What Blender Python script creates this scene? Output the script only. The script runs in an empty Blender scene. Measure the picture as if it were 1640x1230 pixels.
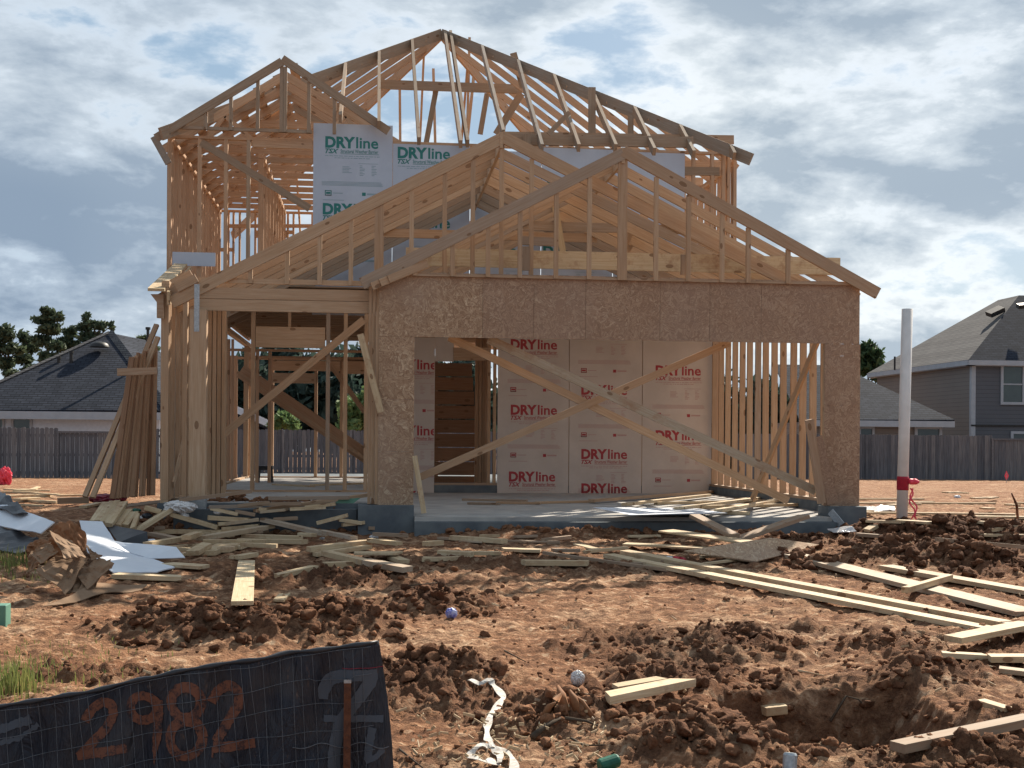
import bpy, bmesh, math, random
import numpy as np
from mathutils import Vector, Matrix
random.seed(7); RS = np.random.RandomState(11)
S = bpy.context.scene
C = S.collection
# ---------------------------------------------------------------- camera
E = 0.9                       # eye height above the garage slab (z = 0)
F, TH, RO, VC = 2000.0, math.atan(220/2000), 0.0073, 705.6   # focal length and view in photograph pixels
cam = bpy.data.objects.new('camera', bpy.data.cameras.new('camera')); C.objects.link(cam)
cam.data.sensor_width = 36; cam.data.lens = F/1640*36
cam.data.shift_y = (VC-615)/1640; cam.data.clip_end = 2000; cam.data.clip_start = 0.05
cam.matrix_world = Matrix.Translation((0, 0, E)) @ Matrix.Rotation(-TH, 4, 'Z') @ Matrix.Rotation(math.pi/2, 4, 'X') @ Matrix.Rotation(RO, 4, 'Z')
S.camera = cam
S.render.resolution_x, S.render.resolution_y = 1024, 768
# ---------------------------------------------------------------- sky and sun
SUN_EL, SUN_AZ = math.radians(38), math.radians(35)      # azimuth from +Y towards +X
SKY_GAIN = 1.0; SEED = (2.259143, 2.617043, 2.986304)
S.view_settings.view_transform = 'Standard'; S.view_settings.look = 'None'
S.view_settings.exposure = 0.92; S.view_settings.gamma = 1
wd = bpy.data.worlds.new('World'); S.world = wd; wd.use_nodes = True
nt = wd.node_tree; N = nt.nodes; L = nt.links; N.clear()
def nd(t, **k):
    n = N.new(t)
    for a, b in k.items(): setattr(n, a, b)
    return n
wo = nd('ShaderNodeOutputWorld'); bg = nd('ShaderNodeBackground'); L.new(bg.outputs[0], wo.inputs[0])
sky = nd('ShaderNodeTexSky', sky_type='NISHITA', sun_disc=False, sun_elevation=SUN_EL, sun_rotation=SUN_AZ, air_density=1.0, dust_density=1.2, ozone_density=1.5)
tc = nd('ShaderNodeTexCoord'); sx = nd('ShaderNodeSeparateXYZ'); L.new(tc.outputs['Generated'], sx.inputs[0])
def mth(op, a, b=None):
    m = nd('ShaderNodeMath', operation=op)
    for i, q in enumerate((a, b)):
        if q is None: continue
        if isinstance(q, (int, float)): m.inputs[i].default_value = q
        else: L.new(q, m.inputs[i])
    return m.outputs[0]
zz = mth('ADD', mth('MAXIMUM', sx.outputs[2], 0.0), 0.55)
cx = nd('ShaderNodeCombineXYZ'); L.new(mth('DIVIDE', sx.outputs[0], zz), cx.inputs[0]); L.new(mth('DIVIDE', sx.outputs[1], zz), cx.inputs[1]); L.new(mth('MULTIPLY', sx.outputs[2], 2.2), cx.inputs[2])
def wnoise(scale, detail, rough, off, dist=0.0):
    mp = nd('ShaderNodeMapping'); mp.inputs['Location'].default_value = off; L.new(cx.outputs[0], mp.inputs[0])
    n = nd('ShaderNodeTexNoise'); n.inputs['Scale'].default_value = scale; n.inputs['Detail'].default_value = detail
    n.inputs['Roughness'].default_value = rough; n.inputs['Distortion'].default_value = dist; L.new(mp.outputs[0], n.inputs['Vector']); return n.outputs['Fac']
def wramp(src, stops):
    r = nd('ShaderNodeValToRGB'); L.new(src, r.inputs[0]); e = r.color_ramp.elements
    while len(e) < len(stops): e.new(0.5)
    for q, (p, c) in zip(e, stops): q.position = p; q.color = (*c, 1)
    return r.outputs[0]
dens = wnoise(2.3, 10, 0.55, SEED, 0.15)
fine = wnoise(8.0, 9, 0.60, (0.3, 5.2, 1.4), 0.15)
broad = wnoise(0.8, 3, 0.5, (7.3, 2.2, 0.0), 0.2)
dsum = mth('ADD', mth('MULTIPLY', dens, 0.68), mth('MULTIPLY', fine, 0.32))
cover = wramp(dsum, [(0.425, (0, 0, 0)), (0.50, (1, 1, 1))])
shade = wramp(dsum, [(0.43, (0.50, 0.56, 0.61)), (0.468, (0.62, 0.64, 0.65)), (0.50, (0.40, 0.445, 0.485)), (0.56, (0.24, 0.29, 0.345))])
tint = wramp(broad, [(0.38, (0.66, 0.72, 0.80)), (0.62, (1.12, 1.10, 1.07))])
sk = nd('ShaderNodeVectorMath', operation='SCALE'); L.new(sky.outputs[0], sk.inputs[0]); sk.inputs['Scale'].default_value = 0.05
hz_ = nd('ShaderNodeMixRGB'); hz_.inputs[0].default_value = 0.6; L.new(sk.outputs[0], hz_.inputs[1]); hz_.inputs[2].default_value = (0.235, 0.335, 0.43, 1)
tm = nd('ShaderNodeMixRGB', blend_type='MULTIPLY'); tm.inputs[0].default_value = 1; L.new(shade, tm.inputs[1]); L.new(tint, tm.inputs[2])
cl = nd('ShaderNodeMixRGB'); L.new(cover, cl.inputs[0]); L.new(hz_.outputs[0], cl.inputs[1]); L.new(tm.outputs[0], cl.inputs[2])
# clouds are thin and scatter forward: the half of the sky with the sun behind it is brighter than the half opposite
dt = nd('ShaderNodeVectorMath', operation='DOT_PRODUCT'); L.new(tc.outputs['Generated'], dt.inputs[0]); dt.inputs[1].default_value = (math.sin(SUN_AZ)*.5, math.cos(SUN_AZ), .35)
fw = nd('ShaderNodeMapRange'); L.new(dt.outputs['Value'], fw.inputs[0]); fw.inputs[1].default_value = -0.9; fw.inputs[2].default_value = 0.75; fw.inputs[3].default_value = 0.78; fw.inputs[4].default_value = 0.92
mx = nd('ShaderNodeVectorMath', operation='SCALE'); L.new(cl.outputs[0], mx.inputs[0]); L.new(fw.outputs[0], mx.inputs['Scale'])
L.new(mx.outputs[0], bg.inputs[0]); bg.inputs[1].default_value = SKY_GAIN
sun = bpy.data.objects.new('sun', bpy.data.lights.new('sun', 'SUN')); C.objects.link(sun)
sun.data.energy = 5.0; sun.data.angle = math.radians(0.6); sun.data.color = (1.0, 0.90, 0.76)
sd = Vector((math.sin(SUN_AZ)*math.cos(SUN_EL), math.cos(SUN_AZ)*math.cos(SUN_EL), math.sin(SUN_EL)))
sun.rotation_euler = sd.to_track_quat('Z', 'Y').to_euler()
# ---------------------------------------------------------------- helpers
def P(u, v, Y):
    du, dv = u-820, v-VC
    a, b = (du + RO*dv)/F, (dv - RO*du)/F
    dx = math.sin(TH) + math.cos(TH)*a; dy = math.cos(TH) - math.sin(TH)*a
    return Vector((dx/dy*Y, Y, E - b/dy*Y))
def sstep(x): x = np.clip(x, 0, 1); return x*x*(3-2*x)
PERM = np.random.RandomState(3).rand(256, 256)
def vnoise(x, y):
    xi = np.floor(x).astype(int); yi = np.floor(y).astype(int); fx = x-xi; fy = y-yi
    fx = fx*fx*(3-2*fx); fy = fy*fy*(3-2*fy)
    g = lambda a, b: PERM[a & 255, b & 255]
    return (g(xi, yi)*(1-fx)+g(xi+1, yi)*fx)*(1-fy) + (g(xi, yi+1)*(1-fx)+g(xi+1, yi+1)*fx)*fy
def fbm(x, y, o=4, r=0.5):
    s = 0; a = 1; t = 0
    for i in range(o):
        s = s + a*vnoise(x*2**i + 17.3*i, y*2**i + 9.1*i); t += a; a *= r
    return s/t
def basez(X, Y):
    return np.interp(Y, [-5, 5.7, 9.5, 12.5, 14.0, 26, 42, 60, 400], [-0.62, -0.62, -0.42, -0.27, -0.22, -0.25, -0.42, -0.6, -3.0])
def P0(u, v):                       # hit of a photo direction with the bare ground slope
    Y = 8.0
    for _ in range(30):
        k = P(u, v, 1.0); Y = (E - float(basez(0, Y)))/max(E - k.z, 1e-4)
    return P(u, v, Y)
# spoil heaps, plus flat dark patches without height: (u, v, radius x, radius y, height, darkness)
HEAPS = [(250, 1010, .30, .25, .13, .8), (340, 1022, .35, .25, .15, .9), (450, 1018, .35, .3, .12, .7), (540, 1010, .35, .3, .15, .7), (590, 1008, .2, .2, .08, .6),
 (690, 962, .25, .25, .13, 1), (640, 968, .3, .2, .05, .7), (730, 975, .3, .2, .06, .6), (780, 965, .2, .2, .05, .5),
 (700, 1075, .30, .22, .12, .7), (760, 1085, .2, .2, .08, .5), (640, 1090, .3, .2, .03, .5), (920, 1150, .2, .2, .11, .3), (860, 1165, .2, .15, .05, .3),
 (1080, 1090, .4, .3, .06, .7), (1130, 1035, .5, .35, .08, .6), (1200, 1030, .3, .3, .07, .8), (1430, 1040, .35, .3, .09, .6), (1460, 1090, .25, .3, .12, .7),
 (1120, 1180, .35, .2, .12, .7), (1180, 1215, .3, .18, .13, .6), (1390, 1205, .25, .15, .08, .4), (1060, 1215, .25, .15, .08, .7), (1540, 1210, .4, .16, .08, .7),
 (1390, 862, .5, .4, .12, .9), (1480, 868, .6, .5, .17, 1), (1560, 872, .6, .5, .15, 1), (1640, 880, .5, .5, .2, 1), (1420, 895, .5, .4, .12, .9), (1520, 905, .5, .4, .13, .9), (1610, 915, .4, .4, .12, .9),
 (1300, 876, .3, .4, .08, .9), (1245, 890, .2, .2, .13, .9), (1310, 905, .22, .2, .10, .8), (1400, 845, .25, .3, .08, .9), (1500, 845, .4, .3, .12, .9),
 (480, 925, .6, .4, .03, .7), (560, 930, .6, .3, .04, .8), (700, 905, 1.2, .6, .0, .5), (1000, 905, 1.4, .5, .0, .4), (330, 852, .75, .40, .26, .5), (450, 852, .8, .38, .26, .6), (540, 852, .4, .30, .22, .6), (200, 852, .9, .5, .10, .4), (760, 860, .5, .22, .06, .4), (900, 862, .7, .22, .07, .4), (1040, 860, .6, .22, .06, .4), (1200, 862, .5, .22, .08, .5)]
HP = [(P0(u, v), rx, ry, h, d) for u, v, rx, ry, h, d in HEAPS]
HOLE = P0(1330, 1135)
def ground_np(X, Y):
    z = basez(X, Y).astype(float)
    dark = np.zeros_like(z)
    near = np.clip((24-Y)/8, 0, 1)
    z += (fbm(X*.5+3, Y*.5+8, 3)-.5)*.12*np.clip((Y-2)/4, 0, 1)*near
    for p, rx, ry, h, d in HP:
        g = np.exp(-((X-p.x)/rx)**2 - ((Y-p.y)/ry)**2); z += h*g; dark += d*g
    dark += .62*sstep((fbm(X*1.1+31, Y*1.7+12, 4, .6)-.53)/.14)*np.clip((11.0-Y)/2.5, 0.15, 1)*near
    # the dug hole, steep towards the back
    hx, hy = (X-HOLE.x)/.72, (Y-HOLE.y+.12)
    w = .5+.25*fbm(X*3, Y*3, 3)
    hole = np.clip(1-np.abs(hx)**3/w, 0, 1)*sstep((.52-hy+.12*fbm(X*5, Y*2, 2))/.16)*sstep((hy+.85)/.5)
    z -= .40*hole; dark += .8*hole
    dark = np.clip(dark, 0, 1)
    return z, dark
def clod_np(X, Y, dark):
    far = np.clip((34-Y)/15, 0.55, 1)
    wx = X+.15*fbm(X*2, Y*2+40, 2); wy = Y+.15*fbm(X*2+9, Y*2, 2)
    b1 = np.abs(2*fbm(wx*3.1, wy*3.1, 3, .55)-1); b2 = np.abs(2*fbm(wx*8+5, wy*8, 2, .5)-1); b3 = fbm(wx*30, wy*30, 3, .6)-.5
    rut = np.sin(wy*7+3*fbm(wx*.5, wy*.5, 2)*6)*.5
    lump = np.abs(2*fbm(wx*17+3, wy*14+8, 2, .6)-1)
    return far*((b1-.25)*(.055+.05*dark) + (b2-.22)*(.024+.085*dark) + (lump-.25)*(.015+.055*dark) + b3*(.020+.035*dark) + rut*.012)
def gz(x, y):
    z, d = ground_np(np.array([x]), np.array([y])); return float(z[0])
GY = np.concatenate([np.arange(3.0, 16.0, .05), np.arange(16.0, 45.0, .4)])
def G(u, v, lift=0.0, full=False):
    k = P(u, v, 1.0)
    def h(y):
        y = np.atleast_1d(np.asarray(y, float)); z, d = ground_np(k.x*y, y)
        if full: z = z+np.maximum(clod_np(k.x*y, y, d), -.01)
        return E-(E-k.z)*y-z-lift
    q = h(GY); w = np.nonzero(q <= 0)[0]
    if len(w) == 0: return P(u, v, 44.0)
    i = max(int(w[0]), 1); a, b = GY[i-1], GY[i]; t = q[i-1]/(q[i-1]-q[i]+1e-9); b = a+(b-a)*min(max(t, 0), 1)
    if b > 14.62 and -2.7 < k.x*b < -.05: b = 14.62      # the porch slab begins here
    return P(u, v, float(b))
def Gf(u, v, lift=0.0): return G(u, v, lift, True)
ORG = {}
def tag(o, label=None, cat=None, group=None, kind=None):
    if label: o['label'] = label
    if cat: o['category'] = cat
    if group: o['group'] = group
    if kind: o['kind'] = kind
    return o
def root(name, loc, label, cat, group=None):
    o = bpy.data.objects.new(name, None); C.objects.link(o); o.location = loc; o.empty_display_size = .2
    ORG[o.name] = Vector(loc); return tag(o, label, cat, group)
class MB:
    def __init__(s): s.v = []; s.f = []; s.g = []; s.t = []
    def add(s, vs, fs, tone=None, gc=None):
        n = len(s.v); tone = random.random() if tone is None else tone
        o = Vector((random.random()*40, random.random()*40, random.random()*40))
        s.v += [Vector(q) for q in vs]; s.f += [tuple(n+i for i in f) for f in fs]
        s.g += [(Vector(q)+o) for q in (gc or vs)]; s.t += [tone]*len(vs); return s
    def board(s, a, b, w, t, hint=(0, 0, 1), tone=None, cut=0.0):
        a, b = Vector(a), Vector(b); ax = b-a; ln = ax.length
        if ln < 1e-5: return s
        ax.normalize(); h = Vector(hint); wv = h-ax*h.dot(ax)
        if wv.length < 1e-4: wv = Vector((1, 0, 0)) - ax*ax.x
        wv.normalize(); tv = ax.cross(wv)
        vs, gc = [], []
        for e, (p, l) in enumerate(((a, 0), (b, ln))):
            for i, j in ((-1, -1), (1, -1), (1, 1), (-1, 1)):
                c = cut*i*(1 if e else -1)
                vs.append(p + wv*(w/2*i) + tv*(t/2*j) + ax*c); gc.append((l+c, w/2*i, t/2*j))
        return s.add(vs, [(0, 1, 2, 3), (7, 6, 5, 4), (0, 4, 5, 1), (1, 5, 6, 2), (2, 6, 7, 3), (3, 7, 4, 0)], tone, gc)
    def box(s, x0, x1, y0, y1, z0, z1, tone=None):
        vs = [(x, y, z) for z in (z0, z1) for x, y in ((x0, y0), (x1, y0), (x1, y1), (x0, y1))]
        return s.add(vs, [(3, 2, 1, 0), (4, 5, 6, 7), (0, 1, 5, 4), (1, 2, 6, 5), (2, 3, 7, 6), (3, 0, 4, 7)], tone)
    def tube(s, pts, r, n=8, tone=None):
        pts = [Vector(p) for p in pts]; vs = []; fs = []
        rr = r if isinstance(r, (list, tuple)) else [r]*len(pts)
        for i, p in enumerate(pts):
            d = (pts[min(i+1, len(pts)-1)]-pts[max(i-1, 0)]).normalized()
            q = Vector((0, 0, 1)) if abs(d.z) < .9 else Vector((1, 0, 0)); a = d.cross(q).normalized(); b = d.cross(a)
            for k in range(n):
                t = 2*math.pi*k/n; vs.append(p + (a*math.cos(t)+b*math.sin(t))*rr[i])
        for i in range(len(pts)-1):
            for k in range(n):
                fs.append((i*n+k, i*n+(k+1) % n, (i+1)*n+(k+1) % n, (i+1)*n+k))
        fs += [tuple(range(n-1, -1, -1)), tuple(range((len(pts)-1)*n, len(pts)*n))]
        return s.add(vs, fs, tone)
    def prism(s, pts, d, tone=None):        # polygon extruded by vector d
        n = len(pts); d = Vector(d); vs = [Vector(p) for p in pts]+[Vector(p)+d for p in pts]
        fs = [tuple(range(n-1, -1, -1)), tuple(range(n, 2*n))]+[(i, (i+1) % n, n+(i+1) % n, n+i) for i in range(n)]
        return s.add(vs, fs, tone)
    def build(s, name, mat, parent=None, smooth=False, label=None, cat=None, group=None, kind=None, loc=None, bevel=0):
        me = bpy.data.meshes.new(name); r = parent
        while r is not None and r.parent is not None: r = r.parent
        if r is not None: og = ORG[r.name]
        elif loc is not None: og = Vector(loc)
        else:
            k = len(s.v); og = Vector((sum(q.x for q in s.v)/k, sum(q.y for q in s.v)/k, min(q.z for q in s.v)))
        me.from_pydata([q-og for q in s.v], [], s.f); me.validate(); me.update()
        a = me.attributes.new('gc', 'FLOAT_VECTOR', 'POINT'); a.data.foreach_set('vector', [c for q in s.g for c in q])
        a = me.attributes.new('tone', 'FLOAT', 'POINT'); a.data.foreach_set('value', s.t)
        bm = bmesh.new(); bm.from_mesh(me); bmesh.ops.recalc_face_normals(bm, faces=bm.faces[:]); bm.to_mesh(me); bm.free()
        if smooth: me.polygons.foreach_set('use_smooth', [True]*len(me.polygons))
        me.materials.append(mat); o = bpy.data.objects.new(name, me); C.objects.link(o)
        if parent is not None: o.parent = parent
        else: o.location = og; ORG[o.name] = og
        if bevel:
            m = o.modifiers.new('bevel', 'BEVEL'); m.width = bevel; m.segments = 2; m.limit_method = 'ANGLE'
        return tag(o, label, cat, group, kind)
def npmesh(name, V, Fq, mat, attrs=(), smooth=False):
    me = bpy.data.meshes.new(name); V = np.asarray(V, np.float32); Fq = np.asarray(Fq, np.int32); k = Fq.shape[1]
    me.vertices.add(len(V)); me.vertices.foreach_set('co', V.ravel())
    me.loops.add(Fq.size); me.loops.foreach_set('vertex_index', Fq.ravel())
    me.polygons.add(len(Fq)); me.polygons.foreach_set('loop_start', np.arange(0, Fq.size, k, dtype=np.int32))
    me.update(calc_edges=True); me.validate()
    for nme, arr in attrs:
        a = me.attributes.new(nme, 'FLOAT', 'POINT'); a.data.foreach_set('value', np.asarray(arr, np.float32))
    if smooth: me.polygons.foreach_set('use_smooth', np.ones(len(Fq), bool))
    me.materials.append(mat); o = bpy.data.objects.new(name, me); C.objects.link(o); return o
# ---------------------------------------------------------------- materials
class MT:
    def __init__(s, name, rough=.8, spec=.3):
        s.m = bpy.data.materials.new(name); s.m.use_nodes = True; s.n = s.m.node_tree.nodes; s.l = s.m.node_tree.links
        s.b = s.n['Principled BSDF']; s.b.inputs['Roughness'].default_value = rough; s.b.inputs['Specular IOR Level'].default_value = spec
    def node(s, t, ins=None, **k):
        n = s.n.new(t)
        for a, b in k.items(): setattr(n, a, b)
        for a, b in (ins or {}).items():
            if hasattr(b, 'links') or isinstance(b, bpy.types.NodeSocket): s.l.new(b, n.inputs[a])
            else: n.inputs[a].default_value = b
        return n
    def attr(s, name, out='Vector'): return s.node('ShaderNodeAttribute', attribute_name=name).outputs[out]
    def obj(s): return s.node('ShaderNodeTexCoord').outputs['Object']
    def geo(s): return s.node('ShaderNodeNewGeometry').outputs['Position']
    def map(s, v, sc=(1, 1, 1), rot=(0, 0, 0), loc=(0, 0, 0)): return s.node('ShaderNodeMapping', {'Vector': v, 'Scale': sc, 'Rotation': rot, 'Location': loc}).outputs[0]
    def noise(s, v, sc, det=4, ro=.5, dist=0, out='Fac'): return s.node('ShaderNodeTexNoise', {'Vector': v, 'Scale': sc, 'Detail': det, 'Roughness': ro, 'Distortion': dist}).outputs[out]
    def ramp(s, f, stops, interp='LINEAR'):
        r = s.node('ShaderNodeValToRGB', {0: f}); e = r.color_ramp.elements; r.color_ramp.interpolation = interp
        while len(e) < len(stops): e.new(.5)
        for q, (p, c) in zip(e, stops): q.position = p; q.color = (*(c if isinstance(c, tuple) else (c, c, c)), 1)
        return r.outputs[0]
    def mix(s, f, a, b, mode='MIX'):
        n = s.node('ShaderNodeMixRGB', blend_type=mode)
        for i, q in enumerate((f, a, b)):
            if isinstance(q, bpy.types.NodeSocket): s.l.new(q, n.inputs[i])
            elif i and isinstance(q, tuple): n.inputs[i].default_value = (*q, 1)
            else: n.inputs[i].default_value = q if not i else (q, q, q, 1)
        return n.outputs[0]
    def math(s, op, a, b=0.0): return s.node('ShaderNodeMath', {0: a, 1: b}, operation=op).outputs[0]
    def color(s, c):
        if isinstance(c, tuple): s.b.inputs['Base Color'].default_value = (*c, 1)
        else: s.l.new(c, s.b.inputs['Base Color'])
        return s
    def bump(s, h, st=.3, d=.01):
        b = s.node('ShaderNodeBump', {'Height': h, 'Strength': st, 'Distance': d}); s.l.new(b.outputs[0], s.b.inputs['Normal']); return s
def lumber(name, light, mid, grey, knots=True, mud=0):
    m = MT(name, .75, .25); g = m.attr('gc'); t = m.attr('tone', 'Fac')
    base = m.ramp(t, [(0, light), (.4, mid), (.7, light), (.88, mid), (1, grey)])
    gr = m.noise(m.map(g, (1.2, 26, 26)), 2.2, 5, .6, .6)
    rings = m.node('ShaderNodeTexWave', {'Vector': m.map(g, (.35, 14, 9)), 'Scale': 1.6, 'Distortion': 5.0, 'Detail': 3.0, 'Detail Scale': 1.2}, wave_type='BANDS', bands_direction='Y').outputs['Fac']
    c = m.mix(m.ramp(gr, [(.3, 0.0), (.7, 1.0)]), m.mix(1, base, (.72, .62, .52), 'MULTIPLY'), base)
    c = m.mix(m.math('MULTIPLY', rings, .28), c, m.mix(1, base, (.70, .55, .42), 'MULTIPLY'))
    c = m.mix(m.ramp(m.noise(g, .9, 3), [(.45, 0.0), (.75, .55)]), c, m.mix(1, base, (.80, .72, .66), 'MULTIPLY'))
    if knots:
        v = m.node('ShaderNodeTexVoronoi', {'Vector': m.map(g, (4.5, 9, 9)), 'Scale': 1.0}, feature='F1')
        sel = m.ramp(m.node('ShaderNodeSeparateColor', {0: v.outputs['Color']}).outputs[0], [(.0, .24), (.3, .15), (.42, .0)])
        k = m.math('LESS_THAN', v.outputs['Distance'], m.node('ShaderNodeSeparateColor', {0: sel}).outputs[0])
        c = m.mix(m.math('MULTIPLY', k, .75), c, (.17, .09, .045))
    if mud:
        md = m.math('ADD', m.math('MULTIPLY', m.noise(g, 3.5, 5, .7), .7), m.math('MULTIPLY', m.noise(g, 22, 4, .7), .3))
        c = m.mix(m.ramp(md, [(.50, 0.0), (.66, mud)]), c, (.30, .16, .09))
    m.color(c).bump(gr, .25, .004); return m.m
M = {}
M['pine'] = lumber('pine_lumber', (.55, .41, .285), (.46, .33, .225), (.39, .33, .275))
M['redpine'] = lumber('fir_lumber', (.58, .41, .285), (.50, .34, .23), (.42, .33, .25))
M['palepine'] = lumber('offcut_lumber', (.66, .56, .39), (.55, .45, .30), (.44, .385, .32), mud=.75)
M['oldpine'] = lumber('weathered_lumber', (.38, .30, .23), (.32, .25, .185), (.32, .285, .25), mud=.3)
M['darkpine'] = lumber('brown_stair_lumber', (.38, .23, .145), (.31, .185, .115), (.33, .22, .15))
def osb():
    m = MT('strand_board', .85, .2); o = m.obj()
    v = m.node('ShaderNodeTexVoronoi', {'Vector': m.map(m.node('ShaderNodeVectorMath', {0: o, 1: m.noise(o, 6, 2, .5, 0, 'Color')}, operation='ADD').outputs[0], (1, .1, 1)), 'Scale': 12.0, 'Randomness': 1.0})
    cs = m.node('ShaderNodeSeparateColor', {0: v.outputs['Color']})
    ang = m.math('MULTIPLY', cs.outputs[0], 6.28)
    rot = m.node('ShaderNodeVectorRotate', {'Vector': o, 'Angle': ang, 'Axis': (0, 1, 0)}, rotation_type='AXIS_ANGLE').outputs[0]
    st = m.noise(m.map(rot, (6, 1, 60)), 1.3, 4, .6)
    c = m.ramp(cs.outputs[1], [(0, (.33, .205, .125)), (.3, (.44, .30, .19)), (.75, (.52, .37, .24)), (1, (.62, .48, .33))])
    c = m.mix(m.ramp(st, [(.35, 1.0), (.6, 0.0)]), c, (.25, .15, .09))
    c = m.mix(m.ramp(m.noise(o, 1.1, 4), [(.4, .1), (.7, .5)]), c, (.36, .27, .21))
    c = m.mix(m.attr('tone', 'Fac'), c, m.mix(.28, m.mix(1, c, (.84, .76, .74), 'MULTIPLY'), (.31, .23, .185)))
    m.color(c).bump(st, .35, .004); return m.m
M['osb'] = osb()
def simple(name, c, c2=None, sc=8, rough=.8, spec=.3, bump=.15, det=5, metal=0, sub=None):
    m = MT(name, rough, spec); o = m.obj()
    n = m.noise(o, sc, det, .6)
    if c2: m.color(m.mix(m.ramp(n, [(.35, 0.0), (.65, 1.0)]), c, c2))
    else: m.color(c)
    if bump: m.bump(n, bump, .01)
    m.b.inputs['Metallic'].default_value = metal
    return m.m
M['concrete'] = simple('concrete', (.15, .17, .18), (.09, .105, .12), 3, .9, .2, .2)
M['slab'] = simple('slab_concrete', (.42, .40, .37), (.30, .285, .27), 2.5, .9, .2, .2)
M['paper_blue'] = simple('blue_weather_board', (.46, .52, .61), (.41, .46, .55), 2, .7, .3, .05)
M['paper_white'] = simple('white_weather_board', (.56, .50, .455), (.49, .435, .395), 2, .7, .3, .05)
M['ink_teal'] = simple('teal_ink', (.035, .19, .18), rough=.7, bump=0)
M['ink_blue'] = simple('grey_teal_ink', (.26, .36, .42), rough=.7, bump=0)
M['ink_red'] = simple('red_ink', (.36, .05, .06), rough=.7, bump=0)
M['ink_pink'] = simple('faint_red_ink', (.46, .31, .29), rough=.7, bump=0)
M['galv'] = simple('galvanised_steel', (.45, .48, .50), (.30, .33, .35), 60, .45, .5, .1, metal=.6)
M['white_pvc'] = simple('white_pvc', (.66, .64, .62), (.58, .56, .54), 6, .4, .4, .03)
M['red_tape'] = simple('red_tape', (.42, .015, .035), (.30, .01, .03), 30, .5)
M['pink'] = simple('pink_ribbon', (.85, .09, .13), (.70, .05, .10), 20, .5)
M['white_sheet'] = simple('white_sheet', (.68, .71, .76), (.60, .64, .70), 3, .5, .4, .1)
M['black_tarp'] = simple('black_plastic', (.018, .02, .026), (.03, .033, .04), 9, .45, .4, .3)
M['cardboard'] = simple('cardboard', (.28, .185, .12), (.21, .135, .085), 5, .9, .15, .25)
M['brown_paper'] = simple('brown_paper', (.26, .125, .06), (.19, .085, .04), 9, .8, .2, .3)
M['green_block'] = simple('green_plastic', (.12, .27, .20), (.09, .21, .16), 6, .6)
M['maroon'] = simple('maroon_plastic', (.22, .015, .035), (.14, .01, .025), 15, .4, .5, .2)
M['clear'] = simple('crumpled_clear_plastic', (.72, .72, .72), (.45, .43, .42), 60, .15, .8, .6)
M['blue_wrap'] = simple('blue_wrapper', (.02, .04, .42), (.5, .55, .75), 26, .4)
M['rust'] = simple('rusty_steel', (.13, .05, .025), (.08, .032, .02), 40, .8, .3, .3)
M['wire'] = simple('dull_wire', (.13, .14, .155), (.09, .095, .11), 60, .6, .4, 0)
M['darkgreen'] = simple('green_wrapper', (.02, .14, .09), (.01, .08, .05), 20, .4)
M['trim'] = simple('painted_trim', (.36, .39, .43), (.31, .34, .38), 3, .6)
M['glass'] = simple('window_glass', (.03, .045, .05), (.05, .07, .07), 1, .08, .6, 0)
M['white_wall'] = simple('white_painted_brick', (.60, .66, .74), (.53, .59, .67), 8, .8)
M['bark'] = simple('bark', (.10, .075, .055), (.05, .04, .03), 12, .95, .1, .5)
M['ribbon'] = simple('white_webbing', (.60, .58, .54), (.40, .35, .30), 40, .7, .2, .3)
M['tool'] = simple('black_metal', (.015, .016, .018), (.03, .03, .03), 10, .5)
def soil():
    m = MT('clay_soil', .95, .1); p = m.geo(); d = m.attr('dark', 'Fac')
    flat = m.map(p, (1, 1.6, 1.0))
    n1 = m.noise(flat, 1.1, 5, .6); n2 = m.noise(flat, 9, 6, .65, .4); n3 = m.noise(p, 55, 5, .7)
    c = m.ramp(n1, [(.30, (.30, .135, .07)), (.5, (.415, .22, .12)), (.70, (.60, .40, .255))])
    c = m.mix(m.ramp(n2, [(.40, .92), (.58, 0.0)]), c, (.155, .078, .046))
    c = m.mix(m.ramp(n2, [(.56, 0.0), (.72, .8)]), c, (.76, .58, .40))
    dk = m.mix(m.ramp(n3, [(.35, 0.0), (.65, 1.0)]), (.075, .036, .022), (.155, .074, .042))
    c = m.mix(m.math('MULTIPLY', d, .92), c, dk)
    c = m.mix(m.ramp(n3, [(.3, .5), (.55, 0.0)]), c, m.mix(1, c, (.5, .47, .45), 'MULTIPLY'))
    m.color(c).bump(m.math('ADD', m.math('MULTIPLY', n2, 1.0), m.math('MULTIPLY', n3, .6)), 1.0, .05); return m.m
M['soil'] = soil()
def clodm():
    m = MT('soil_clods', .95, .1); p = m.geo(); d = m.attr('dark', 'Fac'); n3 = m.noise(p, 45, 5, .7)
    c = m.mix(d, (.33, .165, .09), (.12, .058, .034)); c = m.mix(m.ramp(n3, [(.35, .7), (.6, 0.0)]), c, m.mix(1, c, (.5, .45, .42), 'MULTIPLY'))
    m.color(c).bump(n3, .9, .02); return m.m
M['clod'] = clodm()
def shingle(name, a, b, ax='z'):
    m = MT(name, .95, .1); o = m.geo()
    br = m.node('ShaderNodeTexBrick', {'Vector': m.map(o, (1, 1, 1), (math.pi/2, 0, 0)), 'Color1': (*a, 1), 'Color2': (*b, 1), 'Mortar': (a[0]*.35, a[1]*.35, a[2]*.38, 1), 'Scale': 1.0, 'Mortar Size': .012, 'Brick Width': .33, 'Row Height': .09, 'Bias': 0.0})
    c = m.mix(m.ramp(m.noise(o, 2.0, 5, .7), [(.3, 0.0), (.7, 1.0)]), br.outputs[0], m.mix(1, br.outputs[0], (.62, .64, .68), 'MULTIPLY'))
    m.color(c).bump(br.outputs['Fac'], -.4, .02); return m.m
M['shingle'] = shingle('dark_shingles', (.028, .034, .047), (.047, .054, .072))
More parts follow.
